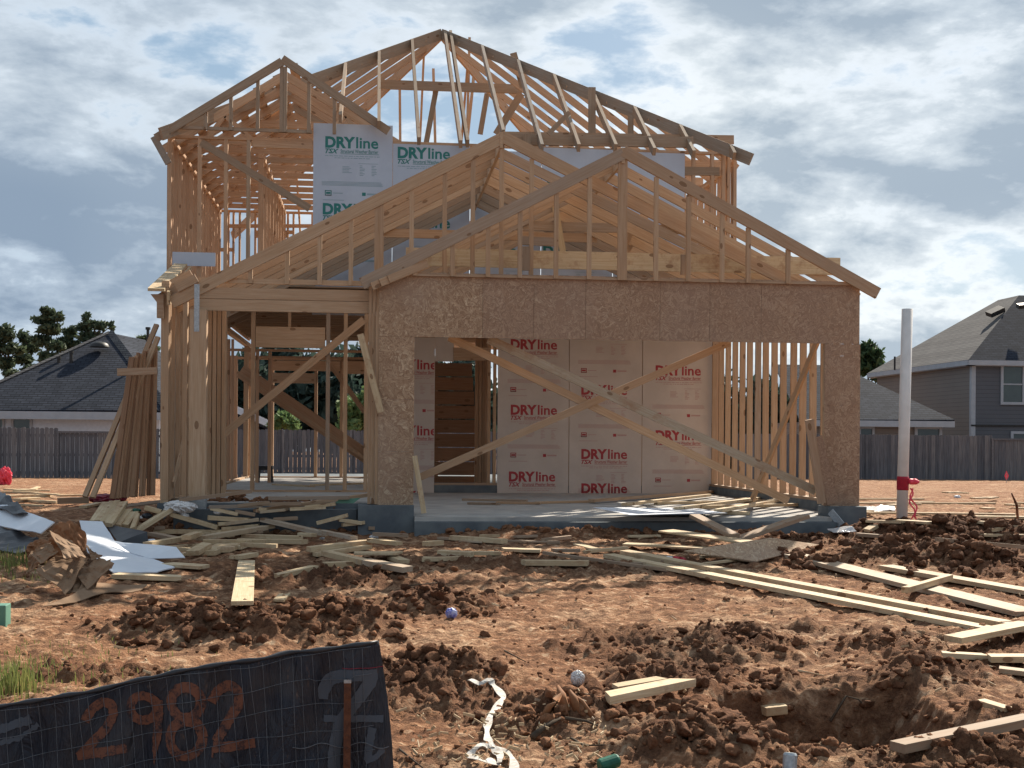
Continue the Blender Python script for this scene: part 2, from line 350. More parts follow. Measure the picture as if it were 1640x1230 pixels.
M['shingle_grey'] = shingle('grey_shingles', (.12, .115, .115), (.155, .15, .145))
def siding(name, a):
    m = MT(name, .8, .2); o = m.geo(); z = m.node('ShaderNodeSeparateXYZ', {0: o}).outputs[2]
    fr = m.math('FRACT', m.math('DIVIDE', z, .19)); line = m.ramp(fr, [(0.0, .45), (.10, 1.0), (.95, 1.0), (1.0, .8)])
    m.color(m.mix(1, m.mix(m.noise(o, 1.5, 4), a, tuple(q*.85 for q in a)), line, 'MULTIPLY')).bump(fr, .5, .02); return m.m
M['siding'] = siding('lap_siding', (.22, .20, .185)); M['siding_blue'] = siding('blue_lap_siding', (.115, .125, .145))
def picket():
    m = MT('weathered_picket', .9, .1); g = m.attr('gc'); t = m.attr('tone', 'Fac')
    b = m.ramp(t, [(0, (.12, .125, .14)), (.5, (.16, .163, .178)), (1, (.21, .205, .21))])
    n = m.noise(m.map(g, (20, 20, 1.2)), 1.5, 5, .6); m.color(m.mix(m.ramp(n, [(.35, 0.0), (.65, 1.0)]), m.mix(1, b, (.6, .6, .62), 'MULTIPLY'), b)).bump(n, .3, .01); return m.m
M['picket'] = picket()
def leaf(name, a, b):
    m = MT(name, .7, .2); t = m.attr('tone', 'Fac'); c = m.ramp(t, [(0, a), (1, b)]); m.color(c)
    tr = m.node('ShaderNodeBsdfTranslucent', {0: c}); ad = m.node('ShaderNodeMixShader', {0: .3}); m.l.new(m.b.outputs[0], ad.inputs[1]); m.l.new(tr.outputs[0], ad.inputs[2])
    m.l.new(ad.outputs[0], m.n['Material Output'].inputs[0]); return m.m
M['needles'] = leaf('pine_needles', (.045, .07, .045), (.11, .14, .08)); M['leaves'] = leaf('broad_leaves', (.03, .055, .035), (.07, .12, .05))
M['wood'] = leaf('woodland_leaves', (.03, .052, .045), (.055, .085, .068)); M['bush'] = leaf('pale_leaves', (.09, .16, .06), (.2, .28, .12)); M['grassb'] = leaf('grass_blades', (.10, .15, .04), (.30, .30, .10))
def fabric():
    m = MT('silt_fabric', .6, .35); o = m.obj(); n = m.noise(o, 5, 6, .65, .5); n2 = m.noise(m.map(o, (1, 1, .35)), 30, 4, .7)
    c = m.mix(m.ramp(n, [(.4, 0.0), (.75, 1.0)]), (.016, .02, .032), (.045, .042, .045)); c = m.mix(m.ramp(n2, [(.62, 0.0), (.74, .6)]), c, (.15, .09, .06))
    m.color(c).bump(m.noise(m.map(o, (7, 1, 1.6), (0, .35, 0)), 1.5, 5, .6, .8), 1.0, .07); return m.m
M['fabric'] = fabric()
def paint(name, a, th):
    m = MT(name, .8, .15); o = m.obj(); n = m.noise(o, 22, 6, .7); n2 = m.noise(o, 120, 2, .6)
    m.color(m.mix(m.ramp(m.math('ADD', m.math('MULTIPLY', n, .7), m.math('MULTIPLY', n2, .3)), [(th-.05, 0.0), (th+.09, 1.0)]), a, (.03, .026, .03))); return m.m
M['orange'] = paint('orange_spray_paint', (.165, .07, .045), .52); M['greypaint'] = paint('grey_spray_paint', (.075, .086, .105), .64)
# ---------------------------------------------------------------- ground: one sheet, finer near the lot
ys = [-30, -20, -12, -6, -2, 0, 1.5, 2.5, 3.2, 3.8]
y = 4.2
while y < 9: ys.append(y); y += .014+.0022*(y-4.2)
while y < 16: ys.append(y); y += .035
while y < 26: ys.append(y); y += .16
while y < 60: ys.append(y); y += .6
while y < 400: ys.append(y); y *= 1.12
ys = np.array(ys)
xi = np.concatenate([np.linspace(-9, -1.25, 40)[:-1], np.linspace(-1.25, 1.35, 700), np.linspace(1.35, 9, 40)[1:]])*.5
XX = xi[None, :]*np.maximum(ys, 5.0)[:, None]+.04*ys[:, None]; YY = np.repeat(ys[:, None], len(xi), 1)
gzv, gdk = ground_np(XX, YY); ZZ = gzv + clod_np(XX, YY, gdk)
HX0, HX1 = P(598, 850, 14.8).x, P(1376, 850, 14.8).x
LX = P(252, 800, 14.9).x
for x0, x1, y0, y1 in ((HX0-.05, HX1+.05, 14.65, 25), (LX, HX1, 15.0, 25)):       # under the slab
    inside = (XX > x0+.05) & (XX < x1-.05) & (YY > y0+.05) & (YY < y1-.1); ZZ[inside] = np.minimum(ZZ[inside], -.3)
nr, ncx = ZZ.shape; idx = np.arange(nr*ncx).reshape(nr, ncx)
quads = np.stack([idx[:-1, :-1], idx[:-1, 1:], idx[1:, 1:], idx[1:, :-1]], -1).reshape(-1, 4)
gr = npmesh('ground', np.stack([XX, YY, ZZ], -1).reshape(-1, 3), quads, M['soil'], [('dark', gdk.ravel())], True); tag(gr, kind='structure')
# clods of earth, nobody could count them
def ico(sub):
    bm = bmesh.new(); bmesh.ops.create_icosphere(bm, subdivisions=sub, radius=1); v = np.array([q.co[:] for q in bm.verts]); f = np.array([[q.index for q in k.verts] for k in bm.faces]); bm.free(); return v, f
IV, IF = ico(3); IV1, IF1 = ico(1)
cv, cf, ct, off = [], [], [], 0
def clod(x, y, z, r, dk, big=True):
    global off
    V, Fc = (IV, IF) if big else (IV1, IF1)
    o3 = RS.rand(3)*50; q = V*np.array([1, .9+.4*RS.rand(), .55+.35*RS.rand()])
    a = RS.rand()*6.28; ca, sa = math.cos(a), math.sin(a)
    q = np.stack([q[:, 0]*ca-q[:, 1]*sa, q[:, 0]*sa+q[:, 1]*ca, q[:, 2]], -1)
    n = fbm(V[:, 0]*1.6+o3[0]+V[:, 2]*1.1, V[:, 1]*1.6+o3[1]+V[:, 2]*.7, 3, .6); n2 = vnoise(V[:, 0]*4+o3[1]+V[:, 2]*3.1, V[:, 1]*4+o3[2]+V[:, 2]*2.3)
    pl = RS.randn(3, 3); pl /= np.linalg.norm(pl, axis=1)[:, None]
    q = q*(.30+.95*n+.55*n2)[:, None]
    for m_ in pl: d_ = q@m_; q = q-np.maximum(d_-.42, 0)[:, None]*m_*.9
    q = q*r + [x, y, z]
    cv.append(q); cf.append(Fc+off); ct.append(np.full(len(V), dk)); off += len(V)
def drop(x, y, r, dk, big=True, sink=.2):
    a, b = np.array([x]), np.array([y]); z, d = ground_np(a, b); z = z+np.maximum(clod_np(a, b, d), -.02); clod(x, y, float(z[0])+r*sink, r, dk, big)
for p, rx, ry, h, d in HP:
    n = int(20+1700*h*rx) if h > .04 else 10
    for _ in range(n):
        x, y = p.x+RS.randn()*rx*.75, p.y+RS.randn()*ry*.75; r = .010+.034*RS.rand()**3*(1 if h < .1 else 1.4)
        drop(x, y, r*(1 if p.y < 10 else 1.35), min(1, d*(.7+.5*RS.rand())), r > .024)
for _ in range(230):
    x, y = HOLE.x+RS.randn()*.6, HOLE.y+RS.randn()*.45-.1; drop(x, y, .012+.04*RS.rand()**2.5, .4+.5*RS.rand())
yy = 5.4+8.5*RS.rand(8500)**1.3; xx = (RS.rand(8500)*1.05-.4)*yy; zq, dqs = ground_np(xx, yy); zq = zq+np.maximum(clod_np(xx, yy, dqs), -.02)
for x, y, z_, dq in zip(xx, yy, zq, dqs):
    if RS.rand() < .35+dq: r = (.005+.022*RS.rand()**3)*(y/6)**.5*(.8+.6*dq); clod(x, y, z_+r*.2, r, min(1, dq*.8+RS.rand()*.5), False)
for u, v, r in [(a_, b_, c_*.72) for a_, b_, c_ in ((1515, 880, .11), (1480, 900, .06), (1585, 893, .07), (1440, 885, .06), (1350, 890, .06), (1245, 893, .09), (1325, 903, .09), (1560, 905, .06), (700, 962, .12), (672, 975, .08), (745, 968, .09), (1425, 850, .10), (1470, 843, .09), (1525, 850, .09),
                (270, 1035, .07), (300, 1020, .08), (225, 1030, .06), (390, 1028, .07), (345, 1040, .06), (500, 1025, .05), (560, 1000, .06), (1210, 1120, .06), (1100, 1135, .07), (1190, 1190, .08), (1390, 1130, .06), (1440, 1100, .06), (780, 1075, .05), (840, 1140, .04), (1095, 1172, .07), (1240, 1165, .06))]:
    p = G(u, v); clod(p.x, p.y, p.z+r*.3, r, .85)
tag(npmesh('dirt_clods', np.concatenate(cv), np.concatenate(cf), M['clod'], [('dark', np.concatenate(ct))], False), 'loose brown lumps of dug clay scattered over the building lot', 'dirt clods', kind='stuff')
# wood chips and splinters
mb = MB()
for _ in range(330):
    if RS.rand() < .45: y = 5.7+.9*RS.rand(); x = (.03+.16*RS.rand())*y*1.0
    else: y = 6+9*RS.rand(); x = (RS.rand()*.95-.32)*y
    a = RS.rand()*6.28; l = .015+.05*RS.rand()**2; z = gz(x, y)+.02
    mb.board((x, y, z), (x+l*math.cos(a), y+l*math.sin(a), z+.02*RS.rand()), .006+.01*RS.rand(), .004, hint=(0, 0, 1))
mb.build('wood_chips', M['palepine'], label='small pale wood chips and bark splinters strewn on the clay', cat='wood chips', kind='stuff')
def grass(name, spots, label):
    mb = MB()
    for u, v, n, s, h in spots:
        c = G(u, v)
        for _ in range(n):
            x, y = c.x+RS.randn()*s, c.y+RS.randn()*s; z = gz(x, y)-.01; hh = h*(.4+.8*RS.rand()); a = RS.rand()*6.28; l = hh*.5*RS.rand(); w = .0035
            b = Vector((math.cos(a+1.57), math.sin(a+1.57), 0))*w; p0 = Vector((x, y, z)); p1 = p0+Vector((math.cos(a)*l*.35, math.sin(a)*l*.35, hh*.6)); p2 = p0+Vector((math.cos(a)*l, math.sin(a)*l, hh))
            mb.add([p0-b, p0+b, p1+b*.8, p1-b*.8, p2], [(0, 1, 2, 3), (3, 2, 4)])
    mb.build(name, M['grassb'], label=label, cat='grass', kind='stuff')
grass('grass', [(15, 1105, 260, .10, .16), (60, 1090, 120, .2, .06), (0, 1080, 100, .12, .10), (60, 1050, 150, .3, .05), (140, 1060, 110, .3, .04)], 'green grass tufts growing behind the left end of the black silt fence')
grass('grass', [(15, 900, 300, .22, .12), (-20, 915, 200, .2, .12), (40, 930, 120, .25, .06)], 'patch of green weeds beside the crumpled cardboard at the left edge')
# ---------------------------------------------------------------- neighbours
def fence(u0, u1, Y0, Y1, ztop, zbot, gates, label):
    a, b = P(u0, 700, Y0), P(u1, 700, Y1); a.z = b.z = 0; d = (b-a); ln = d.length; d.normalize(); nrm = Vector((-d.y, d.x, 0))
    r = root('wooden_fence', (*((a+b)/2).xy, zbot), label, 'fence', 'weathered picket fences along the back of the lot')
    np_ = int(ln/2.4)+1
    for k in range(np_):
        mb = MB(); s0 = k*2.4; s1 = min(ln, s0+2.4); s = s0
        inset = .12 if k in gates else 0
        while s < s1-.02:
            w = .137; jz = random.uniform(-.015, .015); p = a+d*s; z1 = ztop+jz-inset
            pts = [(0, zbot), (w, zbot), (w, z1-.03), (w-.03, z1), (.03, z1), (0, z1-.03)]
            mb.prism([p+d*q[0]+Vector((0, 0, q[1])) for q in pts], nrm*.018); s += .145
        mb.build('picket_panel', M['picket'], r)
        mb = MB()
        for zr in (zbot+.3, (zbot+ztop)/2, ztop-.25): mb.board(a+d*s0+nrm*.04+Vector((0, 0, zr)), a+d*(s1)+nrm*.04+Vector((0, 0, zr)), .085, .036)
        mb.build('rail', M['picket'], r)
        if k in gates:
            mb = MB(); mb.board(a+d*(s0+.05)-nrm*.03+Vector((0, 0, ztop-.14)), a+d*(s1-.05)-nrm*.03+Vector((0, 0, ztop-.14)), .07, .03)
            for q in (s0+.05, s1-.05): mb.board(a+d*q-nrm*.03+Vector((0, 0, zbot)), a+d*q-nrm*.03+Vector((0, 0, ztop-.1)), .07, .03)
            mb.build('gate_frame', M['picket'], r)
zb, zt = P(100, 772, 42).z, P(100, 685, 42).z
fence(-160, 860, 42, 43, zt, zb, (2,), 'long weathered grey picket fence running behind the left half of the house frame')
zb, zt = P(1500, 776, 45).z, P(1500, 697, 45).z
fence(1180, 1900, 45, 44, zt, zb, (4, 7), 'weathered grey picket fence with gate sections right of the house frame, below the blue-grey house')
def roofpoly(name, r, polys, mat, th=.06):
    mb = MB()
    for pl in polys: mb.prism(pl, (0, 0, -th), tone=.5)
    return mb.build(name, mat, r)
def V3(x, y, z): return Vector((x, y, z))
# left bungalow
A = P(-95, 656, 48); B = P(268, 657, 48); T = P(176, 533, 54)
r = root('neighbour_house', (A.x+8, 54, -.6), 'low white bungalow with a dark shingled hip roof behind the fence at the left edge', 'house')
C2, D2 = V3(B.x+1.4, 62, A.z), V3(A.x, 62, A.z); T2 = T+Vector((.8, 3.5, 0))
roofpoly('roof', r, [[A, B, T], [B, C2, T2, T], [A, T, T2, D2], [D2, T2, C2]], M['shingle'])
mb = MB(); mb.board(T+V3(0, -.02, .04), B+V3(0, -.02, .04), .28, .04, hint=(1, 0, .4)); mb.board(A+V3(0, 0, .03), T+V3(0, 0, .03), .16, .05, hint=(1, 0, 0)); mb.build('ridge_cap', M['shingle_grey'], r)
mb = MB(); mb.box(A.x, B.x, 47.98, 48.05, A.z-.32, A.z-.03); mb.box(A.x, B.x, 48.05, 48.6, A.z-.1, A.z-.06); mb.build('fascia', M['trim'], r)
mb = MB(); mb.box(A.x+.5, B.x-.4, 48.6, 61.5, -1, A.z-.1); mb.build('wall', M['white_wall'], r)
def window(r, u0, v0, u1, v1, Y, frame=.09, mid=True, mat='trim'):
    a, b = P(u0, v1, Y), P(u1, v0, Y); w = root if False else None
    mb = MB(); x0, x1, z0, z1 = a.x, b.x, a.z, b.z; f = frame
    for q in ((x0, x1, z1-f, z1), (x0, x1, z0, z0+f), (x0, x0+f, z0+f, z1-f), (x1-f, x1, z0+f, z1-f)): mb.box(q[0], q[1], Y-.06, Y+.02, q[2], q[3])
    if mid: mb.box(x0+f, x1-f, Y-.04, Y+.02, (z0+z1)/2-.03, (z0+z1)/2+.03)
    w = mb.build('window', M[mat], r); g = MB(); g.box(x0+f*.5, x1-f*.5, Y-.012, Y-.002, z0+f*.5, z1-f*.5); g.build('pane', M['glass'], w)
window(r, 18, 668, 52, 712, 48.58, mat='trim'); window(r, -30, 668, 8, 712, 48.58, mat='trim')
p = P(159, 552, 52.2)
mb = MB(); n = 12
vs = [];
for i in range(5):
    a = i/4*math.pi/2
    for k in range(n): t = k/n*6.283; vs.append(p+V3(math.cos(t)*.40*math.cos(a*.85), math.sin(t)*.40*math.cos(a*.85), math.sin(a)*.22-.1))
fs = [(i*n+k, i*n+(k+1) % n, (i+1)*n+(k+1) % n, (i+1)*n+k) for i in range(4) for k in range(n)]+[tuple(range(4*n, 5*n))]
mb.add(vs, fs); mb.build('roof_vent', M['tool'], r, smooth=True)
for u, v, h in ((94, 575, .35), (89, 588, .25), (114, 566, .5), (237, 528, 1.4)):
    p = P(u, v, 51.5); mb = MB(); mb.tube([p-V3(0, 0, h+.4), p], .07 if h < 1 else .06); mb.tube([p, p+V3(0, 0, .1)], .1); mb.build('vent_pipe', M['tool'], r)
# middle house glimpsed through the frame
A = P(330, 640, 58); B = P(448, 690, 58)
r = root('neighbour_house', (A.x, 60, -.6), 'distant dark roofed house with white gable trim, seen between the porch studs over the fence', 'house')
Tm = P(335, 640, 58); roofpoly('roof', r, [[Tm, B, B+V3(0, 8, 0), Tm+V3(0, 8, 0)]], M['shingle'], .2)
mb = MB(); mb.prism([V3(Tm.x-4, 58.6, -1), V3(B.x-.5, 58.6, -1), V3(B.x-.5, 58.6, B.z-.2), V3(Tm.x, 58.6, Tm.z-.3), V3(Tm.x-4, 58.6, Tm.z-2)], (0, 7, 0)); mb.build('wall', M['siding_blue'], r)
mb = MB(); mb.board(Tm+V3(0, -.05, .1), B+V3(0, -.05, .1), .3, .08); mb.build('fascia', M['white_wall'], r)
# right two storey house
cY = 55; c0 = P(1557, 580, cY); XC, ez = c0.x, P(1557, 577, cY).z; oh = .35; gb = -1.0
r = root('neighbour_house', (XC+4, 60, -.6), 'blue-grey two storey house with lap siding and grey shingled hip roof at the right edge', 'house')
YB = 66.5; XE = XC+12
mb = MB(); mb.box(XC, XE, cY, YB-.5, gb, ez-.02); mb.build('wall', M['siding_blue'], r)
mb = MB(); mb.box(XC-.03, XC-.002, cY+.15, YB-.6, gb, ez-.25); mb.build('side_siding', M['siding'], r)
mb = MB(); mb.box(XC-.045, XC+.16, cY-.04, cY+.15, gb, ez-.02); mb.build('corner_board', M['trim'], r)
pk = P(1632, 473, 59.6); e1, e2, e3, e4 = V3(XC-oh, cY-oh, ez), V3(XE+oh, cY-oh, ez), V3(XE+oh, YB, ez), V3(XC-oh, YB, ez)
pk2 = V3(pk.x, YB-4.8, pk.z); q1, q2 = pk, V3(XE+oh-(pk.x-e1.x), pk.y, pk.z); q3 = V3(q2.x, YB-4.8, pk.z)
roofpoly('roof_front', r, [[e1, e2, q2, q1]], M['shingle']); roofpoly('roof_side', r, [[e1, q1, pk2, e4], [e4, pk2, q3, e3], [e3, q3, q2, e2], [q1, q2, q3, pk2]], M['shingle_grey'])  # one roof: front slope takes the darker shingles, its shade put into the colour
mb = MB(); mb.box(e1.x, e2.x, e1.y-.02, e1.y+.04, ez-.24, ez-.01); mb.box(e1.x-.02, e1.x+.04, e1.y+.04, YB, ez-.24, ez-.01); mb.box(e1.x+.04, XC, e1.y+.04, YB, ez-.27, ez-.2); mb.box(e1.x+.04, e2.x, e1.y+.04, cY, ez-.27, ez-.2); mb.build('fascia', M['trim'], r)
window(r, 1602, 583, 1641, 648, cY-.02, .12); window(r, 1618, 691, 1660, 740, cY-.02, .12)
mb = MB(); zl = P(1557, 681, cY).z; mb.box(XC-.05, XE, cY-.06, cY-.003, zl-.05, zl+.03); mb.build('belt_trim', M['tool'], r)
for u, v, Y, h in ((1457, 568, 60, .5), (1433, 571, 62, .5)):
    p = P(u, v, Y); mb = MB(); mb.tube([p-V3(0, 0, h+.2), p], .05); mb.build('vent_pipe', M['tool'], r)
p = P(1594, 497, 58.6); mb = MB(); mb.board(p-V3(.35, 0, .22), p+V3(.35, 0, .1), .5, .22, hint=(0, 1, .4)); mb.build('roof_vent', M['tool'], r)
p = P(1636, 489, 57.6); mb = MB(); mb.board(p-V3(.2, 0, .05), p+V3(.3, 0, .0), .3, .2, hint=(0, 1, .4)); mb.build('roof_vent', M['tool'], r)
# lower wing
YW = 51; a, b = P(1280, 672, YW), P(1529, 672, YW); t1 = P(1340, 585, YW+5.2); t0 = V3(t1.x-3, t1.y, t1.z)
r2 = r
roofpoly('wing_roof', r2, [[a, b, t1, t0], [b, V3(b.x, YW+9.5, b.z), t1+V3(0, .5, 0), t1]], M['shingle'])
mb = MB(); mb.box(a.x, b.x, YW-.02, YW+.05, a.z-.27, a.z-.01); mb.box(b.x-.05, b.x, YW+.05, YW+4, a.z-.27, a.z-.01); mb.build('fascia', M['trim'], r2)
mb = MB(); mb.box(a.x+.3, P(1516, 690, YW).x, YW+.5, YW+4.4, -1, a.z-.1); mb.build('wing_wall', M['siding'], r2)
window(r2, 1374, 683, 1400, 730, YW+.48, .1); window(r2, 1464, 683, 1508, 740, YW+.48, .12)
# ---------------------------------------------------------------- trees
def crown(name, parent, blobs, n, sz, mat, seed=0, label=None, cat=None, kind=None, group=None, open_=.0):
    R = np.random.RandomState(seed); V = []; T = []; w = np.array([b[3]*b[4]*b[5] for b in blobs]); w = w/w.sum()
    for i, (x, y, z, rx, ry, rz) in enumerate(blobs):
        k = int(n*w[i])+8; ncl = max(4, k//22)
        cc = R.randn(ncl, 3); cc /= np.linalg.norm(cc, axis=1)[:, None]; cc *= (R.rand(ncl)**.45)[:, None]
        tone = R.rand(ncl)
        for j in range(k):
            c = R.randint(ncl); q = cc[c]+R.randn(3)*.22; ctr = np.array([x, y, z])+q*[rx, ry, rz]
            d1 = R.randn(3); d1 /= np.linalg.norm(d1); d2 = np.cross(d1, R.randn(3)); d2 /= np.linalg.norm(d2)
            s = sz*(.5+R.rand()); V += [ctr-d1*s, ctr+d2*s*.45, ctr+d1*s, ctr-d2*s*.45]; T += [min(1, max(0, tone[c]*.6+R.rand()*.5-.05))]*4
    V = np.array(V)
    if parent is not None: V = V-np.array(ORG[parent.name])
    o = npmesh(name, V, np.arange(len(V)).reshape(-1, 4), mat, [('tone', T)])
    if parent is not None: o.parent = parent
    return tag(o, label, cat, group, kind)
def tree(name, base, h, blobs, n, sz, mat, seed, label, group, tr=.16):
    r = root(name, base, label, 'tree', group); b = Vector(base); mb = MB(); R = random.Random(seed)
    mb.tube([b-V3(0, 0, .4), b+V3(.1, 0, h*.35), b+V3(-.1, .1, h*.7), b+V3(.05, 0, h*.95)], [tr, tr*.8, tr*.5, tr*.15])
    for x, y, z, rx, ry, rz in blobs:
        z0 = max(.2*h, z-b.z-abs(x-b.x)*.5-.4); mb.tube([b+V3(0, 0, z0), V3((b.x+x)/2, (b.y+y)/2, (b.z+z0+z)/2), V3(x, y, z)], [tr*.4, tr*.28, tr*.08], 5)
    mb.build('trunk', M['bark'], r); crown('crown', r, blobs, n, sz, mat, seed)
def pix_tree(name, Y, ub, pblobs, n, sz, mat, seed, label, group, tr=.16):
    k = Y/F; bl = []
    R = random.Random(seed)
    for u, v, ru, rv in pblobs:
        p = P(u, v, Y+R.uniform(-1, 1)*ru*k*.6); q_ = .8 if 'pine' in name else 1; bl.append((p.x, p.y, p.z, ru*k*q_, ru*k*q_, rv*k*q_))
    b = P(ub, 700, Y); b.z = float(basez(0, Y)); top = max(q[2] for q in bl); tree(name, tuple(b), top-b.z, bl, n, sz, mat, seed, label, group, tr)
gl = 'pine trees behind the left bungalow'
pix_tree('pine_tree', 84, 12, [(10, 535, 16, 14), (18, 560, 20, 10), (5, 580, 20, 12), (22, 600, 18, 10), (-8, 555, 16, 12)], 3402, .19, M['needles'], 1, 'dark pine at the left edge of the photograph, lower than its neighbours', gl)
pix_tree('pine_tree', 86, 42, [(40, 540, 14, 10), (50, 557, 18, 9), (35, 575, 16, 9), (52, 592, 18, 9), (42, 610, 16, 10)], 2721, .19, M['needles'], 2, 'narrow dark pine second from the left edge', gl)
pix_tree('pine_tree', 82, 76, [(75, 498, 12, 8), (88, 508, 14, 9), (66, 512, 12, 8), (80, 526, 20, 9), (68, 545, 16, 9), (90, 555, 14, 9), (78, 575, 18, 10)], 4309, .19, M['needles'], 3, 'tallest pine with a rounded tufted top, left of the bungalow ridge', gl)
pix_tree('pine_tree', 85, 112, [(112, 532, 12, 9), (104, 548, 14, 10), (120, 555, 14, 10), (110, 575, 18, 12)], 2721, .19, M['needles'], 4, 'short pine between the tallest pine and the spreading pine', gl)
pix_tree('pine_tree', 84, 150, [(140, 508, 10, 8), (152, 520, 16, 7), (134, 524, 14, 7), (166, 522, 12, 7), (178, 522, 7, 9), (146, 540, 22, 9), (160, 556, 20, 10), (140, 560, 20, 12)], 3855, .19, M['needles'], 5, 'spreading pine standing just behind the bungalow roof peak', gl)
pix_tree('pine_tree', 84, 228, [(230, 545, 12, 6), (226, 556, 14, 8), (236, 562, 16, 10), (216, 552, 6, 5)], 500, .28, M['needles'], 6, 'pine top showing between the bungalow roof and the leaning boards', gl)
pix_tree('broadleaf_tree', 78, 1392, [(1390, 562, 16, 14), (1404, 575, 14, 14), (1385, 588, 18, 16), (1405, 600, 14, 12), (1378, 572, 14, 14)], 1800, .26, M['leaves'], 7, 'green broadleaf tree between the house frame and the grey roof at right', None)
gl = 'dark trees in the wood behind the fence'
for i, (u, v, Y, ru) in enumerate(((385, 620, 66, 55), (455, 600, 70, 60), (525, 605, 68, 60), (590, 600, 71, 60), (670, 610, 69, 60), (745, 620, 70, 60), (1150, 650, 72, 55), (1230, 655, 70, 50), (1310, 655, 72, 50))):
    pix_tree('woodland_tree', Y, u, [(u, v, ru*.7, 44), (u-25, v+35, ru*.7, 40), (u+28, v+45, ru*.7, 38), (u, v+80, ru, 30)], 3600, .34, M['wood'], 20+i, 'dark woodland tree behind the fence, seen only through the house frame', gl)
gl = None
pix_tree('shrub', 55, 452, [(452, 672, 17, 11), (465, 680, 14, 10), (438, 684, 12, 8)], 900, .14, M['bush'], 40, 'small pale green bush above the fence, framed by the porch studs', gl, .05)
pix_tree('shrub', 54, 575, [(570, 655, 26, 22), (592, 640, 18, 22), (555, 678, 22, 14), (588, 675, 22, 20)], 1800, .15, M['bush'], 41, 'large pale green bush above the fence, just left of the strand board column', gl, .05)
# ---------------------------------------------------------------- the house frame
YG, YU, YB1, YP = 14.8, 19.2, 21.2, 23.5
FZ = P(620, 808, YG).z                                   # house floor level
H = root('house_frame', ((HX0+HX1)/2-1, 20, -.2), 'unfinished two storey timber house frame with a strand board garage front', 'house frame')
def zat(u, v, Y): return P(u, v, Y).z
def xat(u, v, Y): return P(u, v, Y).x
def part(name, mat, fn, parent=None, **k):
    mb = MB(); fn(mb); return mb.build(name, M[mat], parent or H, **k)
def bd(name, mat, a, b, w, t, hint=(0, 0, 1), parent=None, tone=None):
    return MB().board(a, b, w, t, hint, tone).build(name, M[mat], parent or H)
def stud(x, Y, z0, z1, parent, mat='pine', t=.038, w=.089, name='stud', tone=None):
    return bd(name, mat, V3(x, Y, z0), V3(x, Y, z1), w, t, (0, 1, 0), parent, tone)
GF0 = xat(663, 700, YG); GF1 = xat(1320, 700, YG)
# foundation
MB().box(LX-.02, HX0+.02, 15.0, 28, -.6, FZ).build('foundation', M['concrete'], H)
MB().box(HX0+.021, HX1, YB1+.001, 28, -.6, FZ).build('foundation', M['concrete'], H)
MB().box(HX1-.16, HX1, 15.001, YB1, -.6, FZ).build('stem_wall', M['concrete'], H)
MB().box(HX0+.022, HX1-.161, 15.0, YB1, -.5, .006).build('garage_floor', M['slab'], H)
zl = zat(900, 838, 14.25)
mb = MB(); mb.box(GF0, GF1, YG+.0, YB1, -.02, FZ+.006); fl = None
# garage floor lies lower than the kerbs: kerbs built as boxes round it
H_f = MB(); H_f.box(HX0-.18, GF0, 14.62, 15.6, -.6, FZ-.005); H_f.build('stem_wall', M['concrete'], H); H_f = MB(); H_f.box(GF1, HX1+.02, 14.62, 15.0, -.6, FZ-.01); H_f.build('stem_wall', M['concrete'], H)
F2 = MB(); F2.box(GF0, GF1, 14.35, 15.02, -.6, -.045); F2.build('garage_apron', M['concrete'], H)
F3 = MB(); F3.box(GF0+.005, GF1-.005, 14.5, 14.995, -.044, .004); F3.build('garage_floor_edge', M['slab'], H)
F4 = MB(); F4.box(LX+.05, HX0+.01, 15.03, 25, FZ+.001, FZ+.012); F4.build('floor_slab', M['slab'], H)
# stepped porch edge
F5 = MB(); F5.box(LX+.2, HX0-.2, 14.8, 15.0, -.5, FZ-.06); F5.build('porch_edge', M['concrete'], H)
# strand board front
zT, zH, zB = zat(990, 443, YG), zat(990, 545, YG), FZ-.01
def sheet(x0, x1, z0, z1, Y=YG, t=.012, mat='osb', name='sheathing_panel', parent=None):
    g = .0016 if mat == 'osb' else .0004
    mb = MB(); mb.box(x0+g, x1-g, Y, Y+t, z0+g, z1-g, tone=(.1 if x0 < 1 else .7)); return mb.build(name, M[mat], parent or H)
us = [607, 773, 855, 938, 1057, 1137, 1219, 1377]; xs = [xat(u, 500, YG) for u in us]
for i in range(7): sheet(xs[i], xs[i+1], zH, zT)
for x0, x1, vs_ in ((HX0+.06, GF0, (640, 723)), (GF1, HX1, (570, 650, 733))):
    u = 640 if x0 < 2 else 1350; zz_ = [zH]+[zat(u, v, YG) for v in vs_]+[zB]
    for i in range(len(zz_)-1): sheet(x0 if x0 > 2 else xs[0], x1, zz_[i+1], zz_[i])
part('header_beam', 'pine', lambda m: m.box(HX0+.03, HX1-.03, YG+.016, YG+.055, zH+.01, zT-.05)); part('top_plate', 'pine', lambda m: m.box(HX0+.03, HX1-.03, YG+.016, YG+.10, zT-.045, zT-.004))
w = bd('stud_wall', 'pine', V3(HX0+.02, YG+.06, zT-.07), V3(HX1-.02, YG+.06, zT-.07), .038, .085)
for x in (HX0+.03, HX0+.10, HX0+.3, GF0-.035, GF1+.03, GF1+.08, HX1-.03): stud(x, YG+.06, FZ, zH+.3, w)
for u in (592, 598, 604): stud(xat(u, 650, YG+.1), YG+.12, FZ, zat(600, 450, YG), w, t=.039)
